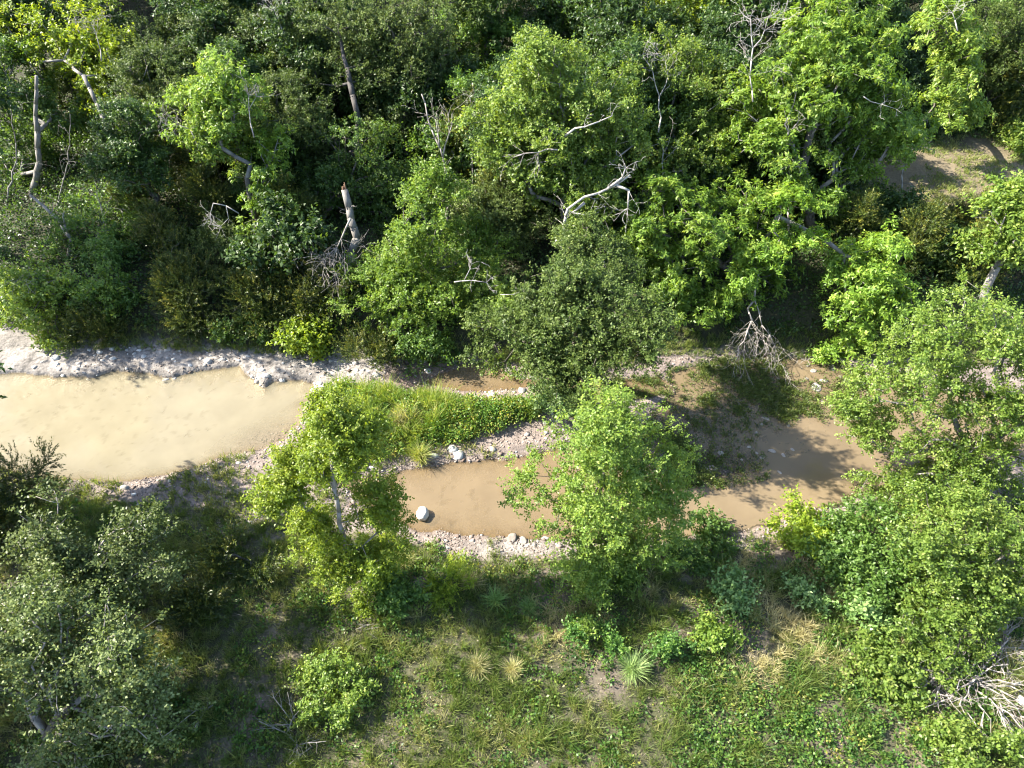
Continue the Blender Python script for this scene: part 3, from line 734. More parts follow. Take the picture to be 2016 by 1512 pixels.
slab(1030, 1066, .16, 62, 'smaller stone beside the brown block on the middle pool shore', None, .55)
slab(967, 784, .20, 63, 'pale slab on the gravel bar above the island', None, .9)
slab(735, 718, .20, 64, 'tilted pale slab on the far gravel shore', None, .8)
slab(820, 716, .12, 65, 'small stone at the wood edge above the reddish gravel', None, .6)
slab(335, 1260, .13, 66, 'grey stone in the shade beside the lower left oak', None, .75)

# ------------------------------------------------------------------ trees and shrubs along the creek, near to far
NB = 'near bank shrubs'
tree('elm_tree', 'young bright green elm with full rounded crown between middle pool and right creek', (1190, 10.6),
     [(1190, 850, 11.0, 70), (1110, 900, 10.9, 70), (1270, 890, 11.2, 70), (1065, 960, 10.7, 60), (1180, 960, 10.2, 90), (1290, 960, 10.8, 66), (1120, 1020, 10.0, 62),
      (1260, 1040, 10.3, 66), (1190, 1100, 9.9, 62), (1190, 790, 11.2, 34), (1240, 1110, 10.2, 46), (1180, 1160, 9.6, 34), (1130, 1075, 9.9, 40), (1190, 1050, 9.9, 64), (1235, 1135, 9.7, 44), (1150, 1130, 9.7, 40)],
     'elm', 'fine', tips=960, tr=.10, gap=.37, seed=11, size=.72, dens=1.6)
tree('willow_tree', 'slender yellow green tree with open crown leaning over the left end of the island', (712, 9.7),
     [(655, 820, 11.8, 38), (690, 860, 11.6, 50), (640, 880, 11.6, 48), (600, 910, 11.4, 46), (560, 950, 11.2, 44), (545, 990, 11.0, 36), (690, 910, 11.4, 40), (745, 985, 11.2, 42),
      (620, 1000, 11.1, 40), (600, 1055, 10.9, 44), (660, 1040, 10.8, 44), (725, 1060, 10.7, 50), (740, 1105, 10.5, 40), (690, 1110, 10.5, 40), (735, 1155, 10.2, 32), (668, 1020, 10.9, 34), (700, 1050, 10.7, 36), (715, 1090, 10.4, 36)],
     'yellow', 'fine', tips=800, ls=1.0, dz=-1.2, tr=.085, gap=.43, seed=12, via=[(690, 1110, 9.6), (668, 1030, 9.5), (658, 960, 9.5), (652, 900, 9.9)], bark='twig', size=.72, dens=1.5)
tree('elm_tree', 'tall spreading elm overhanging the right-hand creek at the photo edge', (1930, 13.2),
     [(1920, 630, 15.2, 72), (1850, 690, 15.0, 72), (1970, 700, 14.6, 84), (1760, 760, 14.6, 62), (1840, 780, 14.2, 70), (1950, 820, 13.8, 84), (1700, 830, 14.4, 42), (1890, 860, 13.2, 70),
      (1740, 900, 13.4, 62), (1830, 930, 12.8, 60), (1720, 970, 12.8, 36), (1980, 930, 12.6, 70), (1690, 780, 14.8, 36), (2030, 780, 14.0, 70), (1905, 590, 15.6, 36), (1890, 980, 12.4, 50)],
     'elm', 'fine', tips=1150, tr=.17, gap=.47, seed=13, size=.78, dens=1.4, limb='twig')
tree('oak_tree', 'dense rounded bright green oak filling the lower right bank', (1880, 8.6),
     [(1860, 1050, 9.8, 84), (1950, 1070, 9.6, 80), (1790, 1100, 9.6, 66), (1800, 1170, 9.0, 76), (1900, 1160, 9.0, 90), (1850, 1250, 8.4, 76), (1770, 1245, 8.6, 50), (1915, 1220, 8.6, 54), (1965, 1130, 9.1, 48)],
     'elm', 'mid', tips=760, ls=.94, tr=.12, gap=.39, seed=14, size=.58, dens=1.6)
tree('oak_tree', 'dark leafy tree in shade left of the rounded lower right oak', (1715, 9.8),
     [(1720, 1040, 10.6, 56), (1690, 1100, 10.2, 52), (1735, 1140, 9.8, 54), (1700, 1185, 9.4, 36), (1650, 1060, 10.6, 30)], 'green', 'fine', tips=330, tr=.07, gap=.36, seed=15)
tree('oak_tree', 'thin grey green oak with many bare twigs at the left beside the cedar', (185, 8.4),
     [(165, 955, 9.8, 46), (215, 985, 9.6, 44), (110, 1020, 9.4, 50), (200, 1050, 9.2, 60), (270, 1020, 9.3, 36), (290, 1085, 9.0, 48), (80, 1080, 9.0, 52), (160, 1110, 8.7, 60), (330, 1060, 8.8, 26), (240, 1150, 8.5, 50), (60, 1150, 8.5, 50)],
     'grey', 'sparse', tips=520, tr=.11, gap=.50, seed=16, size=.85, limb='dead', rmin=.0025)
tree('oak_tree', 'broad grey green oak with twisted grey limbs in the lower left corner', (110, 5.0),
     [(150, 1270, 6.6, 80), (60, 1230, 6.8, 66), (240, 1240, 6.6, 56), (250, 1310, 6.1, 62), (40, 1330, 6.0, 74), (150, 1370, 5.6, 80), (260, 1390, 5.4, 58), (60, 1440, 5.0, 80), (180, 1460, 4.9, 76), (290, 1450, 5.0, 50), (-40, 1300, 6.3, 70), (320, 1330, 6.0, 28), (130, 1510, 4.5, 70), (250, 1520, 4.5, 50)],
     'grey', 'sparse', tips=800, tr=.15, gap=.52, seed=17, size=.85, limb='dead', rmin=.0025)
tree('cedar_shrub', 'dark bushy cedar with ochre tips at the left edge by the big pool', (35, 11.4),
     [(45, 935, 12.0, 40), (25, 985, 11.6, 48), (65, 985, 11.7, 36), (20, 1045, 11.2, 44), (-30, 1000, 11.5, 50)], 'cedar', 'cedar', tips=260, tr=.06, cat='shrub', gap=.3, seed=18)
tree('leafy_bush', 'round pale green bush standing alone in the grass at lower left centre', (668, 6.5),
     [(665, 1310, 7.0, 42), (630, 1340, 6.8, 40), (700, 1345, 6.8, 40), (650, 1380, 6.6, 42), (690, 1390, 6.5, 36)], 'elm', 'fine', tips=130, ls=.82, tr=.03, cat='shrub', gap=.3, seed=19, size=.8, squash=.8)
tree('cedar_shrub', 'low dark olive cedar bush on the stony bank left of the yellow green tree', (480, 10.3),
     [(480, 1085, 10.6, 34), (450, 1110, 10.4, 30), (515, 1110, 10.4, 28)], 'cedar', 'cedar', tips=80, tr=.04, cat='shrub', gap=.3, seed=20, squash=.7)
tree('cedar_shrub', 'small brownish cedar seedling in the shaded grass above the lower left oaks', (392, 9.2),
     [(395, 1190, 9.4, 34), (370, 1205, 9.3, 24)], 'cedar', 'cedar', tips=70, tr=.03, cat='shrub', gap=.2, seed=21, squash=.7)
tree('leafy_bush', 'compact dark green bush on the pale shore right of the young elm', (1375, 11.1),
     [(1375, 1050, 11.5, 36), (1345, 1075, 11.3, 28), (1405, 1075, 11.3, 30), (1375, 1090, 11.1, 28)], 'green', 'mid', tips=150, tr=.04, cat='shrub', gap=.25, seed=22, size=.7)
tree('leafy_sapling', 'small pale green sapling in the dark shade right of the young elm', (1443, 9.45),
     [(1440, 1165, 9.7, 26), (1462, 1180, 9.6, 16)], 'blue', 'mid', tips=48, tr=.02, cat='shrub', gap=.1, seed=23, size=.8)
tree('leafy_sapling', 'pale sapling at the upper end of the sunny grass strip', (1592, 9.5),
     [(1592, 1170, 9.6, 22)], 'blue', 'mid', tips=34, tr=.02, cat='shrub', gap=.1, seed=24, size=.7)
tree('leafy_sapling', 'bluish green sapling at the foot of the rounded lower right oak', (1682, 8.8),
     [(1685, 1212, 9.0, 30), (1705, 1222, 8.9, 20)], 'blue', 'mid', tips=54, tr=.02, cat='shrub', gap=.1, seed=25, size=.8)
tree('leafy_bush', 'olive yellow bush on the near shore below the mud bar', (1580, 11.0),
     [(1575, 1035, 11.3, 36), (1610, 1045, 11.2, 30), (1545, 1025, 11.5, 18), (1600, 1080, 10.8, 30)], 'yellow', 'fine', tips=150, tr=.03, cat='shrub', gap=.25, seed=26)
tree('leafy_bush', 'dark green bush in the shade below the olive yellow bush', (1640, 10.2), [(1630, 1090, 10.5, 36), (1650, 1130, 10.0, 30)], 'green', 'fine', tips=120, tr=.03, cat='shrub', gap=.25, seed=27)
tree('leafy_sapling', 'upright yellowish seedling between the yellow green tree and the pale grass clump', (877, 9.9), [(875, 1130, 10.1, 24), (877, 1150, 10.0, 24)], 'yellow', 'cedar', tips=56, tr=.02, cat='shrub', gap=.1, seed=28, size=.8)
tree('leafy_bush', 'sprawling sunlit bush in the grass below the young elm', (1130, 8.4), [(1085, 1215, 8.7, 30), (1140, 1235, 8.5, 26), (1185, 1220, 8.5, 20)], 'elm', 'fine', tips=70, tr=.02, cat='shrub', gap=.48, seed=29, squash=.6, size=.8)
tree('leafy_bush', 'loose light green bush left of the bluish spiky grass clump', (1170, 7.9), [(1150, 1255, 8.2, 26), (1195, 1265, 8.1, 24)], 'weed', 'fine', tips=50, tr=.02, cat='shrub', gap=.46, seed=30, squash=.6, size=.7)
tree('leafy_bush', 'loose light green bush right of the bluish spiky grass clump', (1330, 8.0), [(1310, 1250, 8.3, 32), (1345, 1275, 8.1, 28)], 'weed', 'fine', tips=62, tr=.02, cat='shrub', gap=.46, seed=31, squash=.6, size=.7)
tree('leafy_bush', 'small leafy bush in the sun beside the bare earth right of centre', (1415, 8.1), [(1410, 1255, 8.3, 28)], 'elm', 'mid', tips=44, tr=.02, cat='shrub', gap=.25, seed=32, squash=.6, size=.7)
tree('leafy_bush', 'dark leafy bush at the foot of the yellow green tree', (770, 9.5), [(765, 1170, 9.6, 32), (800, 1180, 9.5, 22)], 'green', 'mid', tips=80, tr=.02, cat='shrub', gap=.2, seed=33, squash=.7, size=.7)
tree('leafy_bush', 'leafy bright bush hugging the left foot of the dead brush at lower right', (1735, 7.2), [(1700, 1290, 7.6, 36), (1740, 1310, 7.4, 40), (1780, 1325, 7.2, 34)], 'elm', 'mid', tips=130, tr=.02, cat='shrub', gap=.25, seed=34, squash=.6, size=.7)
tree('leafy_bush', 'broad bright green bush in the lower right corner', (1930, 5.4), [(1870, 1450, 5.3, 40), (1950, 1450, 5.2, 44), (1990, 1490, 4.9, 50), (1900, 1500, 4.9, 46)], 'elm', 'mid', tips=110, ls=.62, tr=.03, cat='shrub', gap=.36, seed=35, squash=.6, size=.65)

# far bank, first line
tree('cedar_shrub', 'low dark cedar overhanging the pale ledge of the big pool', (195, 20.7), [(190, 630, 21.2, 36), (170, 655, 20.9, 30), (215, 660, 20.8, 30)], 'cedar', 'cedar', tips=170, tr=.05, cat='shrub', gap=.25, seed=40)
tree('cedar_tree', 'spiky dark cedar with golden tips behind the left ledge', (365, 21.9), [(345, 495, 22.6, 26), (350, 530, 22.4, 36), (380, 570, 22.2, 44), (345, 590, 22.0, 40), (385, 625, 21.8, 36), (400, 520, 22.6, 18)], 'cedar', 'cedar', tips=330, tr=.07, gap=.3, seed=41)
tree('cedar_tree', 'dark cedar left of the gap in the far bank trees', (500, 22.2), [(500, 570, 22.7, 36), (520, 610, 22.4, 42), (480, 600, 22.4, 26)], 'cedar', 'cedar', tips=230, tr=.07, gap=.3, seed=42)
tree('cedar_tree', 'olive cedar left of the grey brush pile', (600, 22.6), [(590, 490, 23.4, 34), (610, 540, 23.0, 40), (640, 580, 22.6, 40), (590, 590, 22.6, 36)], 'cedar', 'cedar', tips=280, tr=.07, gap=.3, seed=43)
tree('cedar_shrub', 'rusty cedar shrub above the reddish gravel', (730, 20.6), [(720, 690, 20.8, 34), (760, 690, 20.7, 28)], 'cedar', 'cedar', tips=110, tr=.04, cat='shrub', gap=.2, seed=44)
tree('leafy_bush', 'bright yellow green bush at the far water edge left of centre', (620, 20.5), [(620, 630, 21.0, 34), (610, 660, 20.7, 34), (640, 655, 20.8, 22)], 'yellow', 'mid', tips=130, tr=.04, cat='shrub', gap=.2, seed=45)
tree('leafy_bush', 'bright leafy bush hanging over the ledge below the left cedar', (520, 20.7), [(510, 645, 20.9, 30), (470, 650, 20.9, 24)], 'green', 'mid', tips=90, tr=.03, cat='shrub', gap=.25, seed=46)
tree('elm_tree', 'broad bright green tree on the far bank above the reddish gravel', (850, 21.3),
     [(850, 430, 22.8, 62), (780, 490, 22.6, 62), (740, 540, 22.4, 56), (890, 500, 22.4, 62), (940, 480, 22.8, 46), (720, 600, 22.0, 46), (790, 570, 21.8, 64), (860, 580, 21.7, 60), (760, 640, 21.4, 50), (830, 640, 21.3, 50), (920, 560, 22.2, 44), (850, 370, 23.6, 36), (710, 495, 22.8, 30)],
     'pecan', 'mid', tips=950, dz=-.5, tr=.15, gap=.40, seed=47, size=.66, dens=1.5)
tree('leafy_bush', 'dark glossy bush beneath the broad tree at the far water edge', (845, 20.4), [(830, 680, 20.6, 44), (860, 690, 20.5, 34), (800, 670, 20.8, 30)], 'green', 'mid', tips=170, tr=.05, cat='shrub', gap=.2, seed=48, size=.8)
tree('oak_tree', 'rounded grey green oak behind the broad far bank tree', (970, 24.2), [(960, 400, 24.4, 54), (1020, 420, 24.2, 50), (920, 410, 24.6, 36), (990, 460, 23.8, 50)], 'oak', 'small', tips=430, tr=.1, gap=.33, seed=49)
tree('oak_tree', 'dark grey green tree drooping over the middle of the creek', (1130, 19.2),
     [(1130, 560, 18.8, 54), (1060, 590, 18.8, 54), (1200, 600, 18.2, 56), (1250, 650, 17.2, 50), (1130, 640, 17.8, 66), (1050, 660, 18.0, 50), (1180, 690, 16.8, 60), (1090, 715, 17.2, 50), (1240, 710, 16.6, 46), (1130, 755, 16.4, 34), (980, 690, 18.4, 40), (965, 640, 19.0, 36), (1290, 640, 17.0, 26), (1100, 500, 20.6, 48), (1190, 530, 20.2, 50), (1150, 470, 21.2, 36), (1260, 585, 18.6, 40)],
     'darkoak', 'small', tips=1400, dz=-1.5, tr=.17, gap=.42, seed=50, via=[(1130, 700, 18.3), (1140, 640, 17.5)])
tree('leafy_bush', 'silvery green shrub trailing onto the gravel right of the island', (1120, 17.4), [(1120, 790, 17.6, 36), (1075, 780, 17.9, 24), (1150, 815, 17.2, 24)], 'blue', 'fine', tips=120, tr=.03, cat='shrub', gap=.3, seed=51)
tree('elm_tree', 'tree with small bright leaves arching over the dark little pool', (960, 20.6), [(950, 560, 21.3, 44), (990, 600, 21.0, 40), (940, 620, 20.8, 34), (985, 710, 19.6, 30)], 'elm', 'fine', tips=260, tr=.08, gap=.38, seed=52)
tree('pecan_tree', 'large pecan with drooping bright star shaped leaf sprays above the shaded mud', (1430, 22.6),
     [(1330, 430, 23.6, 66), (1290, 480, 23.2, 46), (1400, 470, 23.4, 62), (1340, 530, 22.8, 60), (1420, 550, 22.6, 56), (1480, 480, 23.2, 50), (1310, 570, 22.4, 36), (1500, 560, 22.4, 44), (1380, 590, 22.2, 40), (1450, 400, 24.0, 50), (1540, 590, 22.0, 30), (1270, 400, 23.8, 40)],
     'pecan', 'rosette', tips=620, ls=1.18, dz=-.9, tr=.17, gap=.42, seed=53, size=.72, dens=1.5)
tree('pecan_tree', 'leaning pecan reaching out over the right-hand creek with a bright outer crown', (1500, 22.4),
     [(1730, 500, 21.4, 50), (1690, 540, 21.2, 52), (1740, 570, 20.9, 50), (1680, 610, 20.6, 46), (1650, 650, 20.3, 40), (1720, 640, 20.4, 44), (1680, 680, 20.0, 34), (1620, 680, 20.2, 20), (1760, 460, 21.6, 30), (1580, 440, 22.0, 30), (1610, 470, 21.8, 24), (1500, 490, 21.6, 40), (1540, 420, 21.9, 34), (1480, 550, 21.2, 36)],
     'pecan', 'rosette', tips=480, ls=1.1, tr=.09, gap=.42, seed=54, size=.72, dens=1.5, via=[(1480, 520, 22.6), (1530, 425, 22.8), (1600, 460, 22.3), (1660, 500, 21.8), (1700, 520, 21.4)], bark='twig', bf=.15)
tree('elm_tree', 'leafy tree at the right edge with a thick leaning grey trunk', (1925, 20.0), [(1960, 430, 21.8, 46), (2000, 470, 21.4, 46), (1930, 470, 21.6, 34), (2010, 400, 22.0, 40), (1990, 540, 20.8, 20)], 'elm', 'mid', tips=260, tr=.14, gap=.38, seed=55, bark='twig',
     via=[(1940, 570, 20.4), (1965, 520, 20.9), (1990, 470, 21.4)])

# far bank, second line
tree('pecan_tree', 'bright green tree with bare grey twigs poking out at upper left', (530, 24.6),
     [(440, 165, 27.0, 44), (400, 205, 26.8, 42), (455, 225, 26.4, 46), (400, 270, 26.2, 36), (490, 290, 25.8, 46), (530, 300, 25.6, 36), (440, 310, 25.8, 36), (510, 350, 25.2, 42), (550, 400, 24.8, 36), (500, 440, 24.4, 30), (560, 480, 24.0, 36), (540, 540, 23.4, 26), (380, 170, 27.0, 24)],
     'pecan', 'rosette', tips=440, ls=1.1, tr=.13, gap=.46, seed=60, size=.66, dens=1.4, limb='twig')
tree('oak_tree', 'large rounded grey green oak at upper left centre', (420, 33.0), [(420, 60, 34.6, 70), (370, 120, 34.2, 60), (450, 130, 33.8, 60), (350, 190, 33.2, 46), (500, 70, 34.4, 50), (410, 200, 33.2, 50), (520, 150, 33.6, 44)], 'oak', 'small', tips=620, tr=.2, gap=.35, seed=61, size=1.25)
tree('oak_tree', 'grey green oak with two dark forked trunks at upper centre', (704, 29.4), [(640, 60, 33.0, 60), (700, 40, 33.2, 60), (610, 130, 32.6, 50), (740, 110, 32.8, 50), (660, 130, 32.4, 40), (590, 230, 31.6, 50), (640, 300, 30.8, 56), (580, 330, 30.6, 46)],
     'oak', 'small', tips=640, tr=.17, gap=.38, seed=62, size=1.2, via=[(706, 235, 29.6), (695, 190, 30.2), (676, 110, 31.4)], bark='bark_dark')
tree('oak_tree', 'tall grey green oak beside the bare forked snag at upper centre', (810, 31.0), [(800, 50, 32.6, 66), (770, 130, 32.0, 58), (840, 120, 32.2, 56), (800, 200, 31.4, 50), (760, 250, 31.0, 40), (850, 40, 33, 50)], 'oak', 'small', tips=600, tr=.18, gap=.37, seed=63, size=1.2)
tree('elm_tree', 'mid green tree with soft leaves at the top centre', (960, 34.0), [(950, 60, 36.0, 56), (1000, 100, 35.4, 50), (920, 130, 35.0, 46), (960, 170, 34.6, 44), (980, 20, 36.4, 44), (900, 60, 36, 40)], 'green', 'mid', tips=420, tr=.15, gap=.36, seed=64)
tree('elm_tree', 'big bright crowned elm at upper centre right with a pale bare limb beside it', (1110, 23.6),
     [(1080, 130, 28.4, 62), (1150, 150, 28.2, 56), (1030, 190, 28.0, 60), (1110, 220, 27.6, 70), (1190, 210, 27.8, 60), (990, 250, 27.4, 46), (1060, 290, 27.0, 60), (1150, 300, 26.8, 62), (1220, 280, 27.2, 46), (1000, 310, 26.8, 36), (1120, 370, 26.2, 46), (1190, 370, 26.4, 40), (1060, 360, 26.4, 36), (1170, 440, 25.0, 40)],
     'elm', 'mid', tips=1300, ls=1.14, dz=-2.5, tr=.2, gap=.38, seed=65, size=.75, dens=1.4, limb='twig')
tree('elm_tree', 'mid green tree with bleached top twigs between the bright elm and the tall pecan', (1310, 26.6),
     [(1290, 140, 29.0, 56), (1340, 180, 28.6, 60), (1270, 220, 28.4, 46), (1380, 240, 28.2, 56), (1320, 280, 27.8, 56), (1400, 310, 27.4, 46), (1350, 350, 27.0, 46), (1270, 310, 27.6, 36), (1400, 160, 28.8, 44)],
     'elm', 'mid', tips=860, ls=1.2, tr=.17, gap=.38, seed=66, size=.75, dens=1.4, bark='twig')
tree('elm_tree', 'yellow leaved bright tree at the top right of centre', (1260, 34.0), [(1180, 20, 37.0, 50), (1240, 40, 36.6, 56), (1320, 30, 36.6, 60), (1390, 50, 36.2, 60), (1160, 80, 36.4, 34), (1270, 100, 36.0, 46), (1350, 100, 35.8, 50)], 'yellow', 'mid', tips=620, ls=1.18, tr=.17, gap=.36, seed=67, size=1.15)
tree('pecan_tree', 'tallest brightest pecan with yellow green star shaped sprays at upper right', (1590, 24.6),
     [(1620, 30, 27.8, 62), (1690, 50, 27.6, 56), (1580, 100, 27.4, 56), (1660, 120, 27.0, 70), (1720, 150, 27.0, 46), (1540, 180, 26.8, 56), (1620, 210, 26.4, 66), (1710, 230, 26.6, 60), (1480, 230, 26.6, 46), (1770, 270, 26.6, 46), (1550, 290, 25.8, 56), (1640, 300, 25.8, 56), (1490, 320, 25.6, 46), (1580, 370, 25.0, 46), (1660, 370, 25.4, 40), (1460, 170, 27.0, 30)],
     'pecan', 'rosette', tips=1050, ls=1.2, tr=.22, gap=.43, seed=68, size=.78, dens=1.4, limb='twig', via=[(1580, 330, 25.4), (1600, 240, 26.2), (1630, 150, 26.8)])
tree('pecan_tree', 'trailing green crown at right hanging beside the clearing', (1835, 35.0), [(1850, 60, 31.0, 50), (1900, 110, 30.6, 50), (1850, 150, 30.4, 46), (1880, 210, 30.0, 40), (1820, 240, 29.6, 36), (1790, 270, 29.4, 22), (1890, 230, 29.8, 22)], 'elm', 'rosette', tips=330, tr=.15, gap=.42, seed=69, size=.8, dens=1.3)
tree('elm_tree', 'dark green tree in shade in the upper right corner', (1975, 37.0), [(1960, 60, 39.0, 66), (2010, 120, 38.6, 60), (1960, 150, 38.0, 50), (2010, 20, 39.0, 50), (1920, 30, 39, 40)], 'green', 'mid', tips=430, tr=.18, gap=.35, seed=70)
tree('leafy_bush', 'bright green bush at the right edge of the clearing', (2010, 33.5), [(2010, 270, 33.8, 26), (2030, 290, 33.5, 26)], 'elm', 'mid', tips=110, tr=.04, cat='shrub', gap=.2, seed=71)
tree('elm_tree', 'yellow green tree with tall leaning bare trunks at upper left', (240, 28.6),
     [(130, 60, 33.4, 56), (200, 50, 33.2, 50), (100, 110, 33.0, 44), (180, 120, 32.6, 50), (250, 110, 32.6, 44), (40, 60, 33.6, 46), (280, 170, 32.0, 40), (215, 190, 31.8, 36), (290, 230, 31.4, 36), (250, 260, 31.0, 30)],
     'yellow', 'mid', tips=470, tr=.14, gap=.43, seed=72, via=[(228, 310, 29.0), (200, 225, 29.8), (165, 150, 30.8)], bark='twig', limb='twig')
tree('elm_tree', 'darker green tree with a straight grey trunk at the left edge', (82, 28.4), [(30, 140, 31.6, 50), (70, 190, 31.2, 40), (20, 230, 30.8, 46), (110, 230, 30.8, 36), (40, 300, 30.2, 44)], 'green', 'mid', tips=330, tr=.14, gap=.4, seed=73, via=[(78, 320, 28.5), (70, 230, 29.2), (72, 150, 29.9)], bark='twig')
tree('elm_tree', 'soft yellow green tree behind the spiky cedar on the left', (200, 25.5), [(190, 420, 26.4, 46), (240, 380, 26.8, 40), (150, 480, 25.4, 46), (230, 500, 25.2, 46), (200, 570, 24.2, 44), (270, 560, 24.2, 36), (260, 470, 25.4, 36)], 'green', 'fine', tips=420, tr=.1, gap=.4, seed=74)
tree('elm_tree', 'leafy tree with sunlit outer sprays over the left ledge', (190, 22.4), [(170, 520, 23.4, 30), (215, 560, 22.8, 32), (240, 590, 22.4, 30), (160, 570, 22.8, 36), (110, 590, 22.6, 46), (60, 560, 23.0, 46), (40, 620, 22.0, 44), (120, 640, 21.6, 30)], 'elm', 'mid', tips=330, tr=.1, gap=.42, seed=75, size=.85)
tree('elm_tree', 'dark leafy tree behind the grey snag left of centre', (640, 26.0), [(610, 400, 27.0, 46), (660, 360, 27.2, 40), (720, 380, 26.8, 46), (760, 340, 27.0, 40), (770, 410, 26.2, 40), (680, 290, 28.0, 50), (740, 290, 28.0, 40), (600, 450, 25.6, 36)], 'green', 'fine', tips=470, tr=.12, gap=.38, seed=76)
tree('elm_tree', 'leafy tree standing behind the dead forked pole', (900, 28.5), [(930, 200, 30.0, 46), (900, 290, 29.0, 40), (930, 330, 28.6, 36), (840, 300, 29.0, 34), (960, 270, 29.2, 36)], 'green', 'mid', tips=300, tr=.1, gap=.4, seed=77)

# ------------------------------------------------------------------ understory shrubs and the trees at the back of the wood (copies of a few plants)
def world_bush(name, cat, seed, mat, sty, lob, tips, tr, size=1.0, bark='bark', label='', group=None):
    """a prototype plant standing at the origin of the copies; lobes in metres"""
    rng = np.random.default_rng(seed)
    L = [(*l[:3], l[3], .9) for l in lob]
    P, D = in_lobes(L, tips, rng, 3.0, .36, seed)
    ok = P[:, 2] > .15; P, D = P[ok], D[ok]
    top = max(l[2] for l in lob)
    tk = bend([np.array([0, 0, -.2]), np.array([.05, 0, top * .4]), np.array([.1, .05, top * .8])], rng, .05, .6)
    nodes, par, tn = grow(tk, P, rng)
    cnt = np.zeros(len(nodes)); cnt[tn] += 1
    for k in range(len(nodes) - 1, 0, -1): cnt[par[k]] += cnt[k]
    rad = tr * (np.maximum(cnt, .6) / len(P)) ** .46
    n_ = len(tk); root = empty(name, (0, 0, 0), label, cat, group)
    k = np.arange(1, n_); wood((nodes[par[k]], nodes[k], rad[par[k]], rad[k]), M[bark], 'trunk' if cat == 'tree' else 'stem', root, (0, 0, 0), 6)
    k = np.arange(n_, len(nodes)); k = k[rad[k] > .01]
    wood((nodes[par[k]], nodes[k], rad[k], rad[k]), M[bark], 'limbs' if cat == 'tree' else 'twigs', root, (0, 0, 0), 4)
    V, F, var = foliage(P, D, rng, sty, 1.0, size)
    mesh_np('crown' if cat == 'tree' else 'foliage', V, [F], M[mat], var=var, parent=root, loc=(0, 0, 0))
    return root
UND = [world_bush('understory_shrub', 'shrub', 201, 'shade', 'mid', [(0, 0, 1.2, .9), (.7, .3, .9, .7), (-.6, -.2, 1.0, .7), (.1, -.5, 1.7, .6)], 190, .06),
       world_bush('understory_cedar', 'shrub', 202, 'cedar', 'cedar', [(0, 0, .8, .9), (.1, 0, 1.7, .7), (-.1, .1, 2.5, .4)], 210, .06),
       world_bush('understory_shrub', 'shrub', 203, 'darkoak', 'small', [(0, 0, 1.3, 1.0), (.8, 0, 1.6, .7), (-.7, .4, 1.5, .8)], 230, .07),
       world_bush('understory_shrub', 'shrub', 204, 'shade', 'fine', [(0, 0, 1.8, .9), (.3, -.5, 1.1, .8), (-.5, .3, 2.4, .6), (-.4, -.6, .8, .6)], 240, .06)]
ULAB = [('dark broad leaved shrub filling the shaded gaps of the far wood', 'dark shrubs of the wood understory'),
        ('brownish cedar bush standing in the shaded gaps of the far wood', 'cedars of the wood understory'),
        ('grey green shrub in the shaded gaps of the far wood', 'grey shrubs of the wood understory'),
        ('tall fine leaved shrub in the shaded gaps of the far wood', 'tall shrubs of the wood understory')]
KEEP = [(840, 31), (760, 31), (150, 34), (40, 33.5), (250, 33), (690, 26.5), (890, 28.5), (150, 27.0), (80, 31.0), (230, 31.0), (700, 31), (1300, 27), (1480, 26.5), (1650, 26), (1760, 29), (1940, 24), (1110, 28)]
rng = np.random.default_rng(77); first = [True] * 4; placed = []
tries = 0
while len(placed) < 84 and tries < 4000:
    tries += 1
    y = rng.uniform(22.2, 36); x = rng.uniform(-.86, .92) * (y * .80 + 3)
    hh, w_, wl_, ch_, il_, cl_, *_ = land(np.array([x]), np.array([y]))
    px_ = 1008 + FPX * x / (y * CT + CAM_H * ST)
    if y < 25 and px_ > 640: continue
    if any(abs(px_ - q_) < 75 and y < yy for q_, yy in KEEP): continue
    if ch_[0] < .9 or cl_[0] < (3.4 if y < 29 else 1.6) or any((x - a) ** 2 + (y - b) ** 2 < 1.9 ** 2 for a, b in placed): continue
    placed.append((x, y)); q = int(rng.choice(4, p=[.34, .26, .18, .22])); s = rng.uniform(.75, 1.35); rz = rng.uniform(0, 6.28); loc = (x, y, float(hh[0]))
    if first[q]:
        r = UND[q]; first[q] = False; r.location = loc; r.rotation_euler = (0, 0, rz); r.scale = (s, s, s); r['label'], r['group'] = ULAB[q]
    else: dup(UND[q], loc, rz, s, *ULAB[q])
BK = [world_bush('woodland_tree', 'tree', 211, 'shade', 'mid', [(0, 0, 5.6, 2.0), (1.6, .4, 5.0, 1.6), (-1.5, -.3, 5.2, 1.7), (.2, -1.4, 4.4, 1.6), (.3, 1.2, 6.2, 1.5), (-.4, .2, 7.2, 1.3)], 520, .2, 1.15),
      world_bush('woodland_tree', 'tree', 212, 'elm', 'mid', [(0, 0, 6.4, 2.0), (1.2, -.8, 5.2, 1.7), (-1.4, .2, 5.6, 1.6), (.2, -1.2, 4.0, 1.5), (0, .4, 7.8, 1.3)], 500, .2, 1.15),
      world_bush('woodland_tree', 'tree', 213, 'darkoak', 'small', [(0, 0, 4.8, 2.2), (1.8, .4, 4.4, 1.7), (-1.7, -.3, 4.6, 1.8), (.1, -1.5, 3.8, 1.6)], 520, .22, 1.3)]
BLAB = [('shaded dark green tree in the back rows of the wood', 'dark trees at the back of the wood'),
        ('brighter green tree in the back rows of the wood', 'bright trees at the back of the wood'),
        ('grey green oak in the back rows of the wood', 'oaks at the back of the wood')]
first = [True] * 3; placed = []; tries = 0
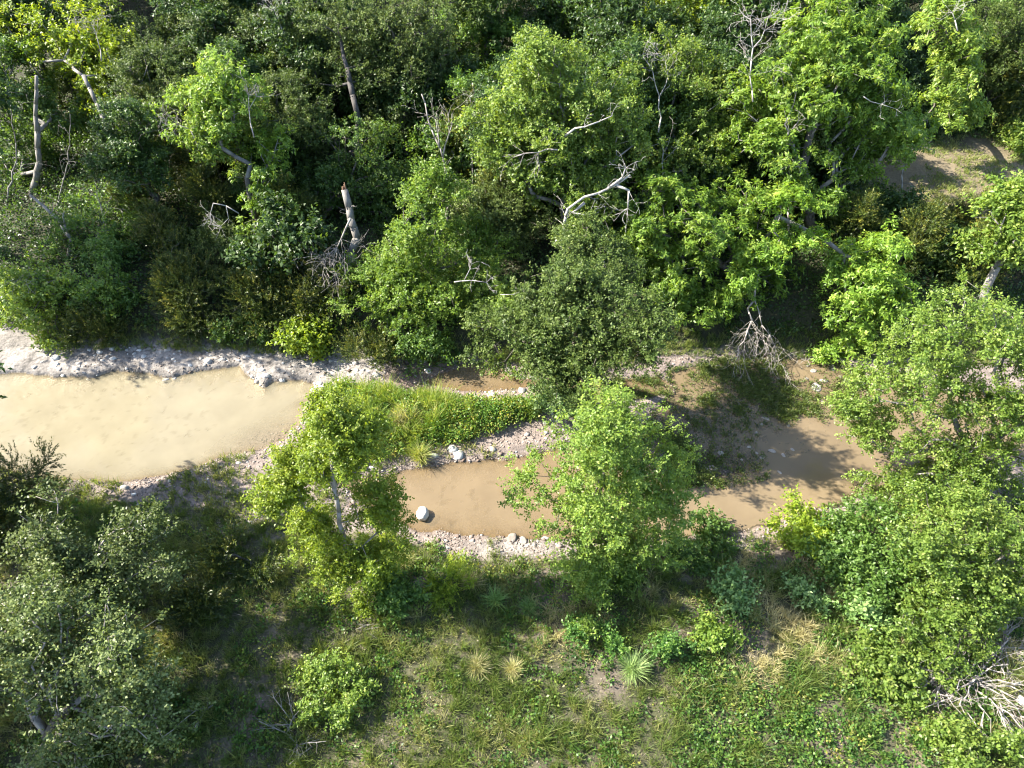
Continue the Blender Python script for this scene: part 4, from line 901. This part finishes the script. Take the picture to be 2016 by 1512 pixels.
while len(placed) < 70 and tries < 4000:
    tries += 1
    y = rng.uniform(36.5, 72) if len(placed) < 40 else rng.uniform(46, 80); x = rng.uniform(-.84, .84) * (y * .72 + 6)
    if any((x - a) ** 2 + (y - b) ** 2 < 3.6 ** 2 for a, b in placed): continue
    if sd(P_CLEAR, np.array([x]), np.array([y]))[0] < 2.4: continue
    placed.append((x, y)); q = int(rng.choice(3, p=[.45, .3, .25])); s = rng.uniform(.85, 1.25); rz = rng.uniform(0, 6.28); loc = (x, y, gz(x, y))
    if first[q]:
        r = BK[q]; first[q] = False; r.location = loc; r.rotation_euler = (0, 0, rz); r.scale = (s, s, s); r['label'], r['group'] = BLAB[q]
    else: dup(BK[q], loc, rz, s, *BLAB[q])
placed = []; tries = 0
while len(placed) < 30 and tries < 4000:
    tries += 1
    y = rng.uniform(25.5, 37); x = rng.uniform(-.84, .84) * (y * .76 + 4)
    px_ = 1008 + FPX * x / (y * CT + CAM_H * ST)
    if any(abs(px_ - q_) < 85 and y < yy + 1.5 for q_, yy in KEEP): continue
    if any((x - a) ** 2 + (y - b) ** 2 < 2.8 ** 2 for a, b in placed) or sd(P_CLEAR, np.array([x]), np.array([y]))[0] < (4.5 if y < 29 else 2.4): continue
    placed.append((x, y)); q = int(rng.choice(3, p=[.72, .06, .22]))
    dup(BK[q], (x, y, gz(x, y)), rng.uniform(0, 6.28), rng.uniform(.62, .85), ['smaller dark green tree filling the middle of the far wood', 'smaller bright green tree filling the middle of the far wood', 'smaller grey green oak filling the middle of the far wood'][q], ['dark trees in the middle of the wood', 'bright trees in the middle of the wood', 'oaks in the middle of the wood'][q])
for k, (px, d, q, s, lab) in enumerate([(1790, 24.0, 1, .75, 'brownish cedar bush left of the others below the clearing'), (1850, 24.3, 1, .8, 'tall brownish cedar bush at the lower rim of the clearing'), (1905, 24.0, 1, .75, 'brownish cedar bush behind the thick leaning grey trunk'),
        (1830, 23.0, 0, .9, 'dark broad leaved shrub below the brownish cedars of the clearing'), (1890, 22.4, 1, .9, 'low brownish cedar bush left of the thick leaning grey trunk'), (1965, 24.4, 0, .75, 'dark broad leaved shrub at the right rim of the clearing'),
        (1750, 23.2, 1, .9, 'brownish cedar bush right of the leaning pecan'), (1990, 23.2, 1, 1.0, 'brownish cedar bush at the right photo edge below the clearing'), (1700, 25.2, 0, 1.0, 'dark broad leaved shrub left of the thin pale dying tree'), (1640, 24.0, 1, .9, 'brownish cedar bush behind the leaning pecan limb')]):
    x = gx(px, d); dup(UND[q], (x, d, gz(x, d)), k * 1.7, s, lab, 'shrubs closing in below the clearing')
# tall trees just outside the picture on the left: they throw the long shade over the lower left
for k, (x, y, s, q) in enumerate([(-18.6, 12.6, 1.15, 0), (-19.5, 5.5, 1.0, 1), (-17.5, 2.0, 1.6, 0), (-22.5, 24.0, 1.2, 0)]):
    dup(BK[q], (x, y, gz(x, y)), k * 1.3, s, ['dark', 'bright'][q] + ' green tree standing beyond the left edge of the photo', 'trees beyond the left edge')

# ------------------------------------------------------------------ dead wood
def gb(px, d, dz=-.1):
    x = gx(px, d); return (x, d, gz(x, d) + dz)
deadwood('dead_tree', 'tall bare forked dead tree at upper centre without bark', [[(880, 350, 26.0), (872, 310, 26.2), (850, 255, 26.6), (830, 185, 27.2)], [(872, 310, 26.2), (882, 270, 26.4), (890, 225, 26.8)], [(866, 290, 26.3), (862, 262, 26.4), (858, 235, 26.7)]],
         .085, 'dead', twigs=5, tw_len=.9, seed=301, base=gb(886, 25.8), levels=1)
deadwood('dead_snag', 'thick grey dead snag with a broken orange top left of the broad tree', [[(697, 450, 23.6), (688, 410, 24.0), (679, 376, 24.3)]], .26, 'twig', twigs=4, tw_len=.5, seed=302, base=gb(700, 23.0), endr=.72, cat='dead tree')
def snag_top():
    p, t = at(677, 370, 24.35); rng = np.random.default_rng(5)
    segs = []
    for k in range(9):
        a = k * .7; o = np.array([math.cos(a), math.sin(a), 0]) * .085
        segs.append((p + o + np.array([0, 0, -.35]), p + o * .7 + np.array([0, 0, rng.uniform(-.05, .28)]), .05, .015))
    sn = [o for o in bpy.data.objects if o.name.startswith('dead_snag')][0]
    o = wood(tuple(np.array([s[i] for s in segs]) for i in range(4)), M['rot'], 'broken_top', sn, sn.location, 5)
    o['label'] = 'splintered orange wood at the broken top'
snag_top()
deadwood('dead_brush', 'ball of fine grey dead brush hanging below the broken snag', [[(690, 430, 22.8), (672, 470, 22.4), (655, 510, 22.1)]], .06, 'dead', twigs=36, tw_len=1.35, down=.25, seed=303, cat='dead branch', levels=2, spread=1.1)
deadwood('dead_tree', 'crooked bleached dead limb arching right out of the bright elm', [[(1110, 445, 21.9), (1118, 412, 21.9), (1150, 388, 21.9), (1195, 372, 21.9), (1240, 345, 21.9)], [(1150, 400, 21.9), (1128, 418, 21.8), (1160, 425, 21.7)], [(1195, 372, 21.9), (1225, 350, 21.9), (1232, 330, 21.9)], [(1215, 365, 21.9), (1238, 375, 21.7), (1236, 410, 21.5)]],
         .12, 'bleached', twigs=9, tw_len=.7, seed=304, base=gb(1108, 21.8), levels=1)
deadwood('dead_branch', 'pale dead branch hanging down right of the crooked limb', [[(1160, 455, 21.5), (1185, 465, 21.3), (1188, 500, 20.9), (1183, 545, 20.4)]], .055, 'bleached', twigs=12, tw_len=.45, down=.3, seed=305, cat='dead branch', levels=1)
deadwood('dead_branch', 'pinkish grey dead treetop hanging down over the shaded mud', [[(1492, 540, 21.0), (1485, 590, 20.4), (1472, 650, 19.6), (1452, 705, 18.8)], [(1485, 590, 20.4), (1500, 640, 19.8), (1525, 680, 19.3)]], .065, 'dead', twigs=22, tw_len=1.2, down=.55, seed=306, cat='dead branch', levels=2, spread=.7)
deadwood('dead_branch', 'fan of bare bleached twigs at the very top right of centre', [[(1478, 140, 27.0), (1482, 95, 27.4), (1478, 40, 27.9)], [(1482, 95, 27.4), (1505, 60, 27.7), (1512, 35, 27.9)]], .05, 'bleached', twigs=14, tw_len=.9, seed=307, cat='dead branch', levels=2)
deadwood('dead_branch', 'grey bare twigs in the bright pecan below the bleached fan', [[(1482, 200, 25.2), (1476, 150, 25.7), (1480, 120, 26.0)]], .04, 'dead', twigs=9, tw_len=.7, seed=308, cat='dead branch', levels=1)
deadwood('dead_branch', 'bleached branch with forked tips sticking out of the broad far bank tree', [[(895, 555, 20.1), (930, 552, 19.9), (958, 556, 19.8)], [(915, 550, 20.0), (925, 530, 20.1), (928, 520, 20.2)]], .035, 'bleached', twigs=9, tw_len=.5, seed=309, cat='dead branch', levels=1)
deadwood('dead_branch', 'small bleached branch right of the broad far bank tree', [[(985, 580, 19.5), (1010, 580, 19.4), (1030, 572, 19.5)]], .025, 'bleached', twigs=7, tw_len=.4, seed=310, cat='dead branch', levels=1)
deadwood('dead_tree', 'thin pale dying tree standing at the edge of the clearing', [[(1765, 400, 26.4), (1775, 345, 26.9), (1788, 300, 27.3)], [(1788, 300, 27.3), (1765, 293, 27.4), (1740, 300, 27.4)], [(1788, 300, 27.3), (1815, 288, 27.4)]], .06, 'bleached', twigs=6, tw_len=.6, seed=311, base=gb(1755, 25.6), levels=1)
deadwood('dead_brush', 'low tangle of bleached twigs in front of the clearing', [[(1770, 432, 25.6), (1795, 422, 25.5), (1820, 428, 25.4)]], .035, 'bleached', twigs=16, tw_len=.6, seed=312, cat='dead branch', levels=2)
deadwood('broken_log', 'thick broken grey trunk leaning among the shaded trees at left', [[(140, 470, 24.4), (118, 435, 24.8), (85, 405, 25.2), (60, 385, 25.4)], [(130, 455, 24.5), (124, 420, 24.8)]], .13, 'dead', twigs=3, tw_len=.4, seed=313, base=gb(150, 24.0), cat='log', levels=0, endr=.6)
deadwood('dead_branch', 'bare grey twigs rising from the bright tree at upper left', [[(500, 270, 25.0), (490, 215, 25.5), (485, 165, 26.0)], [(490, 215, 25.5), (505, 190, 25.8)]], .035, 'dead', twigs=10, tw_len=.6, seed=314, cat='dead branch', levels=1)
deadwood('dead_branch', 'spray of grey bare twigs at the left side of the bright upper left tree', [[(390, 290, 25.2), (375, 255, 25.5), (350, 245, 25.6)]], .035, 'dead', twigs=12, tw_len=.8, seed=315, cat='dead branch', levels=2)
deadwood('dead_branch', 'bleached crooked twigs low in the bright upper left tree', [[(470, 420, 23.6), (445, 405, 23.6), (420, 400, 23.5), (415, 435, 23.2)], [(445, 405, 23.6), (450, 430, 23.3), (435, 445, 23.1)]], .035, 'bleached', twigs=12, tw_len=.5, seed=316, cat='dead branch', levels=1)
deadwood('bare_tree', 'slim bare grey tree with fine top twigs at upper left', [[(262, 300, 28.9), (256, 240, 29.5), (275, 170, 30.3), (290, 130, 30.7)], [(256, 240, 29.5), (252, 200, 30.0)]], .06, 'dead', twigs=12, tw_len=.9, seed=317, base=gb(266, 28.0), levels=2)
deadwood('dead_branch', 'grey twig fan above the yellow green tree at upper left', [[(200, 120, 31.1), (190, 70, 31.7), (180, 45, 31.9)]], .04, 'dead', twigs=12, tw_len=.9, seed=318, cat='dead branch', levels=2)
deadwood('dead_branch', 'bleached twigs at the top of the oak at upper centre left', [[(560, 70, 32.4), (548, 40, 32.8), (540, 20, 33.0)]], .04, 'bleached', twigs=12, tw_len=.8, seed=319, cat='dead branch', levels=2)
deadwood('dead_branch', 'bare bleached crooked top of the mid green tree', [[(1296, 260, 26.5), (1298, 190, 27.3), (1285, 140, 27.8), (1265, 110, 28.0)], [(1298, 190, 27.3), (1315, 150, 27.7), (1310, 120, 28.0)]], .045, 'bleached', twigs=12, tw_len=.7, seed=320, cat='dead branch', levels=2)
deadwood('dead_branch', 'bleached twigs at the right of the tallest pecan', [[(1700, 190, 25.0), (1735, 205, 25.0), (1765, 215, 25.0)]], .03, 'bleached', twigs=9, tw_len=.5, seed=321, cat='dead branch', levels=1)
deadwood('dead_branch', 'bleached twig star in the upper right corner trees', [[(1885, 60, 29.4), (1880, 40, 29.7), (1875, 25, 29.8)]], .04, 'bleached', twigs=12, tw_len=.7, seed=322, cat='dead branch', levels=1)
deadwood('dead_branch', 'short pale dead limb inside the bright elm above the crooked limb', [[(1112, 268, 23.3), (1150, 250, 23.1), (1205, 228, 23.0)]], .06, 'bleached', twigs=5, tw_len=.4, seed=323, cat='dead branch', levels=1)
deadwood('dead_branch', 'grey drooping twigs on the left flank of the bright elm', [[(1100, 295, 22.9), (1060, 300, 22.8), (1010, 310, 22.8)]], .04, 'dead', twigs=12, tw_len=.7, seed=324, cat='dead branch', levels=1)
deadwood('dead_branch', 'grey tangle of bare twigs in the shade above the left ledge', [[(90, 600, 21.0), (80, 560, 21.4), (60, 545, 21.6)]], .045, 'dead', twigs=14, tw_len=.9, seed=325, cat='dead branch', levels=2)
deadwood('dead_branch', 'grey dead twigs hanging below the sunlit sprays of the left ledge tree', [[(235, 580, 22.0), (255, 600, 21.7), (262, 615, 21.5)]], .03, 'dead', twigs=12, tw_len=.6, down=.3, seed=326, cat='dead branch', levels=2)
deadwood('dead_branch', 'pale dead twigs hanging under the leaning pecan', [[(1690, 660, 19.8), (1650, 690, 19.4), (1612, 705, 19.2)], [(1690, 660, 19.8), (1740, 660, 19.8)]], .03, 'bleached', twigs=12, tw_len=.6, down=.35, seed=327, cat='dead branch', levels=1)
for k, (a, b, d, r, lab) in enumerate([((335, 335), (352, 190), 28.8, .05, 'thin pale bare pole right of the slim bare grey tree'), ((28, 330), (18, 190), 28.0, .06, 'grey bare pole at the far left edge'), ((128, 345), (138, 225), 27.6, .05, 'grey bare pole between the two trunks at upper left'),
        ((1296, 400), (1304, 280), 25.0, .075, 'pale straight trunk below the mid green tree with bleached top'), ((1545, 245), (1570, 165), 25.2, .07, 'pale leaning trunk inside the tallest pecan'), ((930, 330), (925, 190), 27.6, .05, 'dark thin pole right of the bare forked dead tree'),
        ((575, 300), (560, 190), 28.6, .05, 'thin grey pole between the bright upper left tree and the forked oak'), ((1640, 430), (1655, 330), 25.0, .05, 'thin pale pole left of the clearing'), ((205, 470), (190, 380), 24.6, .05, 'short grey pole above the leaning broken trunk')]):
    xm = (a[0] + b[0]) / 2
    deadwood('bare_pole', lab, [[(*a, d), ((a[0] + b[0]) / 2 + 5, (a[1] + b[1]) / 2, d + .3), (*b, d + .6)]], r, ['dead', 'twig', 'twig', 'dead', 'dead', 'twig', 'dead', 'bleached', 'dead'][k], twigs=7, tw_len=.9, seed=340 + k, base=gb(a[0] + 2, d - .3), levels=2, cat='dead tree', jag=.03)
def brush(px, py, d, k, label, seed, name='dead_brush', r=.03, ln=1.0, mat='dead'):
    rng = np.random.default_rng(seed); paths = []
    p0, t = at(px, py, d)
    g_ = gb(px, d)
    for q in range(k):
        a = rng.uniform(0, 6.28); l = rng.uniform(.5, 1.0) * ln
        s = np.array([g_[0] + rng.normal(0, .25 * ln), g_[1] + rng.normal(0, .2 * ln), g_[2] + .1])
        paths.append([s, s + np.array([math.cos(a) * l * .6, math.sin(a) * l * .5, .25 * l]), s + np.array([math.cos(a) * l * 1.2, math.sin(a) * l, rng.uniform(.15, .6) * l])])
    main, tw = [], []
    for pts in paths:
        pts = bend([np.array(p) for p in pts], rng, .06, .25); n = len(pts)
        for s in range(n - 1): main.append((pts[s], pts[s + 1], r * (1 - .7 * s / n), r * (1 - .7 * (s + 1) / n)))
        for q in range(7):
            s = rng.integers(1, n - 1); dd = nrm((pts[s + 1] - pts[s]) / .2 + rng.normal(size=3) * .8); L = rng.uniform(.2, .6) * ln; p = pts[s]
            for e in range(4):
                nd = nrm(dd + rng.normal(size=3) * .25); tw.append((p, p + nd * L / 4, r * .4 * (1 - e / 5), r * .4 * (1 - (e + 1) / 5))); p = p + nd * L / 4; dd = nd
    root = empty(name, g_, label, 'dead brush')
    cols = lambda L: tuple(np.array([x[i] for x in L]) for i in range(4))
    wood(cols(main), M[mat], 'branch', root, g_, 6); wood(cols(tw), M[mat], 'twigs', root, g_, 4)
brush(1905, 1350, 6.75, 30, 'big heap of pinkish grey dead branches at the foot of the lower right oak', 401, r=.027, ln=1.7)
brush(1965, 1260, 7.5, 20, 'tangle of pale dead branches at the right edge above the branch heap', 402, r=.026, ln=1.3)
brush(1840, 1370, 6.55, 14, 'finer dead twigs spilling left of the big branch heap', 403, r=.02, ln=1.1)
brush(575, 1450, 5.3, 9, 'heap of dark dead sticks in the shade below the round pale bush', 404, r=.018, ln=1.1, mat='twig')
brush(735, 1270, 8.0, 5, 'small heap of brown sticks in the shaded grass', 405, r=.015, ln=.6, mat='twig')
brush(412, 1400, 6.0, 3, 'forked pale fallen branch beside the lower left oak', 406, r=.02, ln=.6, mat='dead')
def log(name, label, a, b, r, mat='dead', seed=1):
    A, B = np.array(a), np.array(b); rng = np.random.default_rng(seed); pts = bend([A, B], rng, .03, .3); n = len(pts)
    rad = r * (1 - .25 * np.linspace(0, 1, n))
    root = wood((np.array(pts[:-1]), np.array(pts[1:]), rad[:-1], rad[1:]), M[mat], name, None, tuple(A), 10, r * .3)
    tag(root, label, 'log')
ax, ay = gx(1985, 6.1), 6.1; bx, by = gx(2060, 5.5), 5.5
log('fallen_log', 'pale grey fallen log at the lower right edge', (ax, ay, gz(ax, ay) + .25), (bx, by, gz(bx, by) + .15), .10, 'bleached', 3)
ax, ay = gnd0(1385, 920); bx, by = gnd0(1404, 936)
log('driftwood_stick', 'short brown driftwood stick on the mud bar', (ax, ay, .08), (bx, by, .05), .03, 'dead', 4)

# ------------------------------------------------------------------ separate grass clumps
def clump(px, py, label, hgt, rad, n, mat, var, seed, W=.022, lean=.8, name='grass_clump'):
    x, y = gnd0(px, py, .6); z = gz(x, y); rng = np.random.default_rng(seed)
    a = rng.uniform(0, 6.28, n); rr = rad * .35 * np.sqrt(rng.random(n))
    B = np.stack([x + rr * np.cos(a), y + rr * np.sin(a), np.full(n, z - .02)], 1)
    V, q, t = blades(B, hgt * rng.uniform(.6, 1.15, n), W * rng.uniform(.7, 1.2, n), rng, lean, .8)
    o = mesh_np(name, V, [q, t], M[mat], var=np.repeat(np.clip(var + rng.normal(0, .12, n), 0, 1), 5), loc=(x, y, z))
    tag(o, label, 'grass clump')
clump(1243, 1325, 'bluish white spiky fountain of grass on the near bank', .62, .30, 420, 'blue', .85, 501)
clump(930, 1150, 'pale straw coloured grass fountain at the shade edge', .55, .28, 360, 'grass', .90, 502)
clump(975, 1185, 'bluish grass clump in the shade below the pale straw fountain', .5, .3, 300, 'blue', .45, 503)
clump(1040, 1200, 'second bluish grass clump right of the shaded one', .45, .28, 240, 'blue', .40, 504)
clump(785, 830, 'brownish grass fountain at the centre of the island', .7, .3, 380, 'grass', .88, 505)
clump(825, 885, 'tall straw topped grass clump on the lower edge of the island', .7, .3, 380, 'lush', .80, 506)
clump(740, 850, 'pale green feathery clump on the island beside the willow', .6, .3, 340, 'blue', .75, 507)
clump(940, 1320, 'golden grass clump in the sunlit strip of the near bank', .5, .3, 300, 'grass', .85, 508)
clump(1010, 1325, 'wispy golden grass clump right of its twin in the sunlit strip', .45, .3, 260, 'grass', .92, 509)
clump(800, 1105, 'grey tussock on the near shore right of the yellow green tree', .4, .22, 220, 'grass', .8, 510)
clump(1590, 1210, 'long pale swept grass in the sunny strip at lower right', .36, .45, 420, 'grass', .60, 511)
clump(1480, 1215, 'straw coloured grass mat in the sunny strip below the sapling', .30, .5, 420, 'grass', .70, 512)
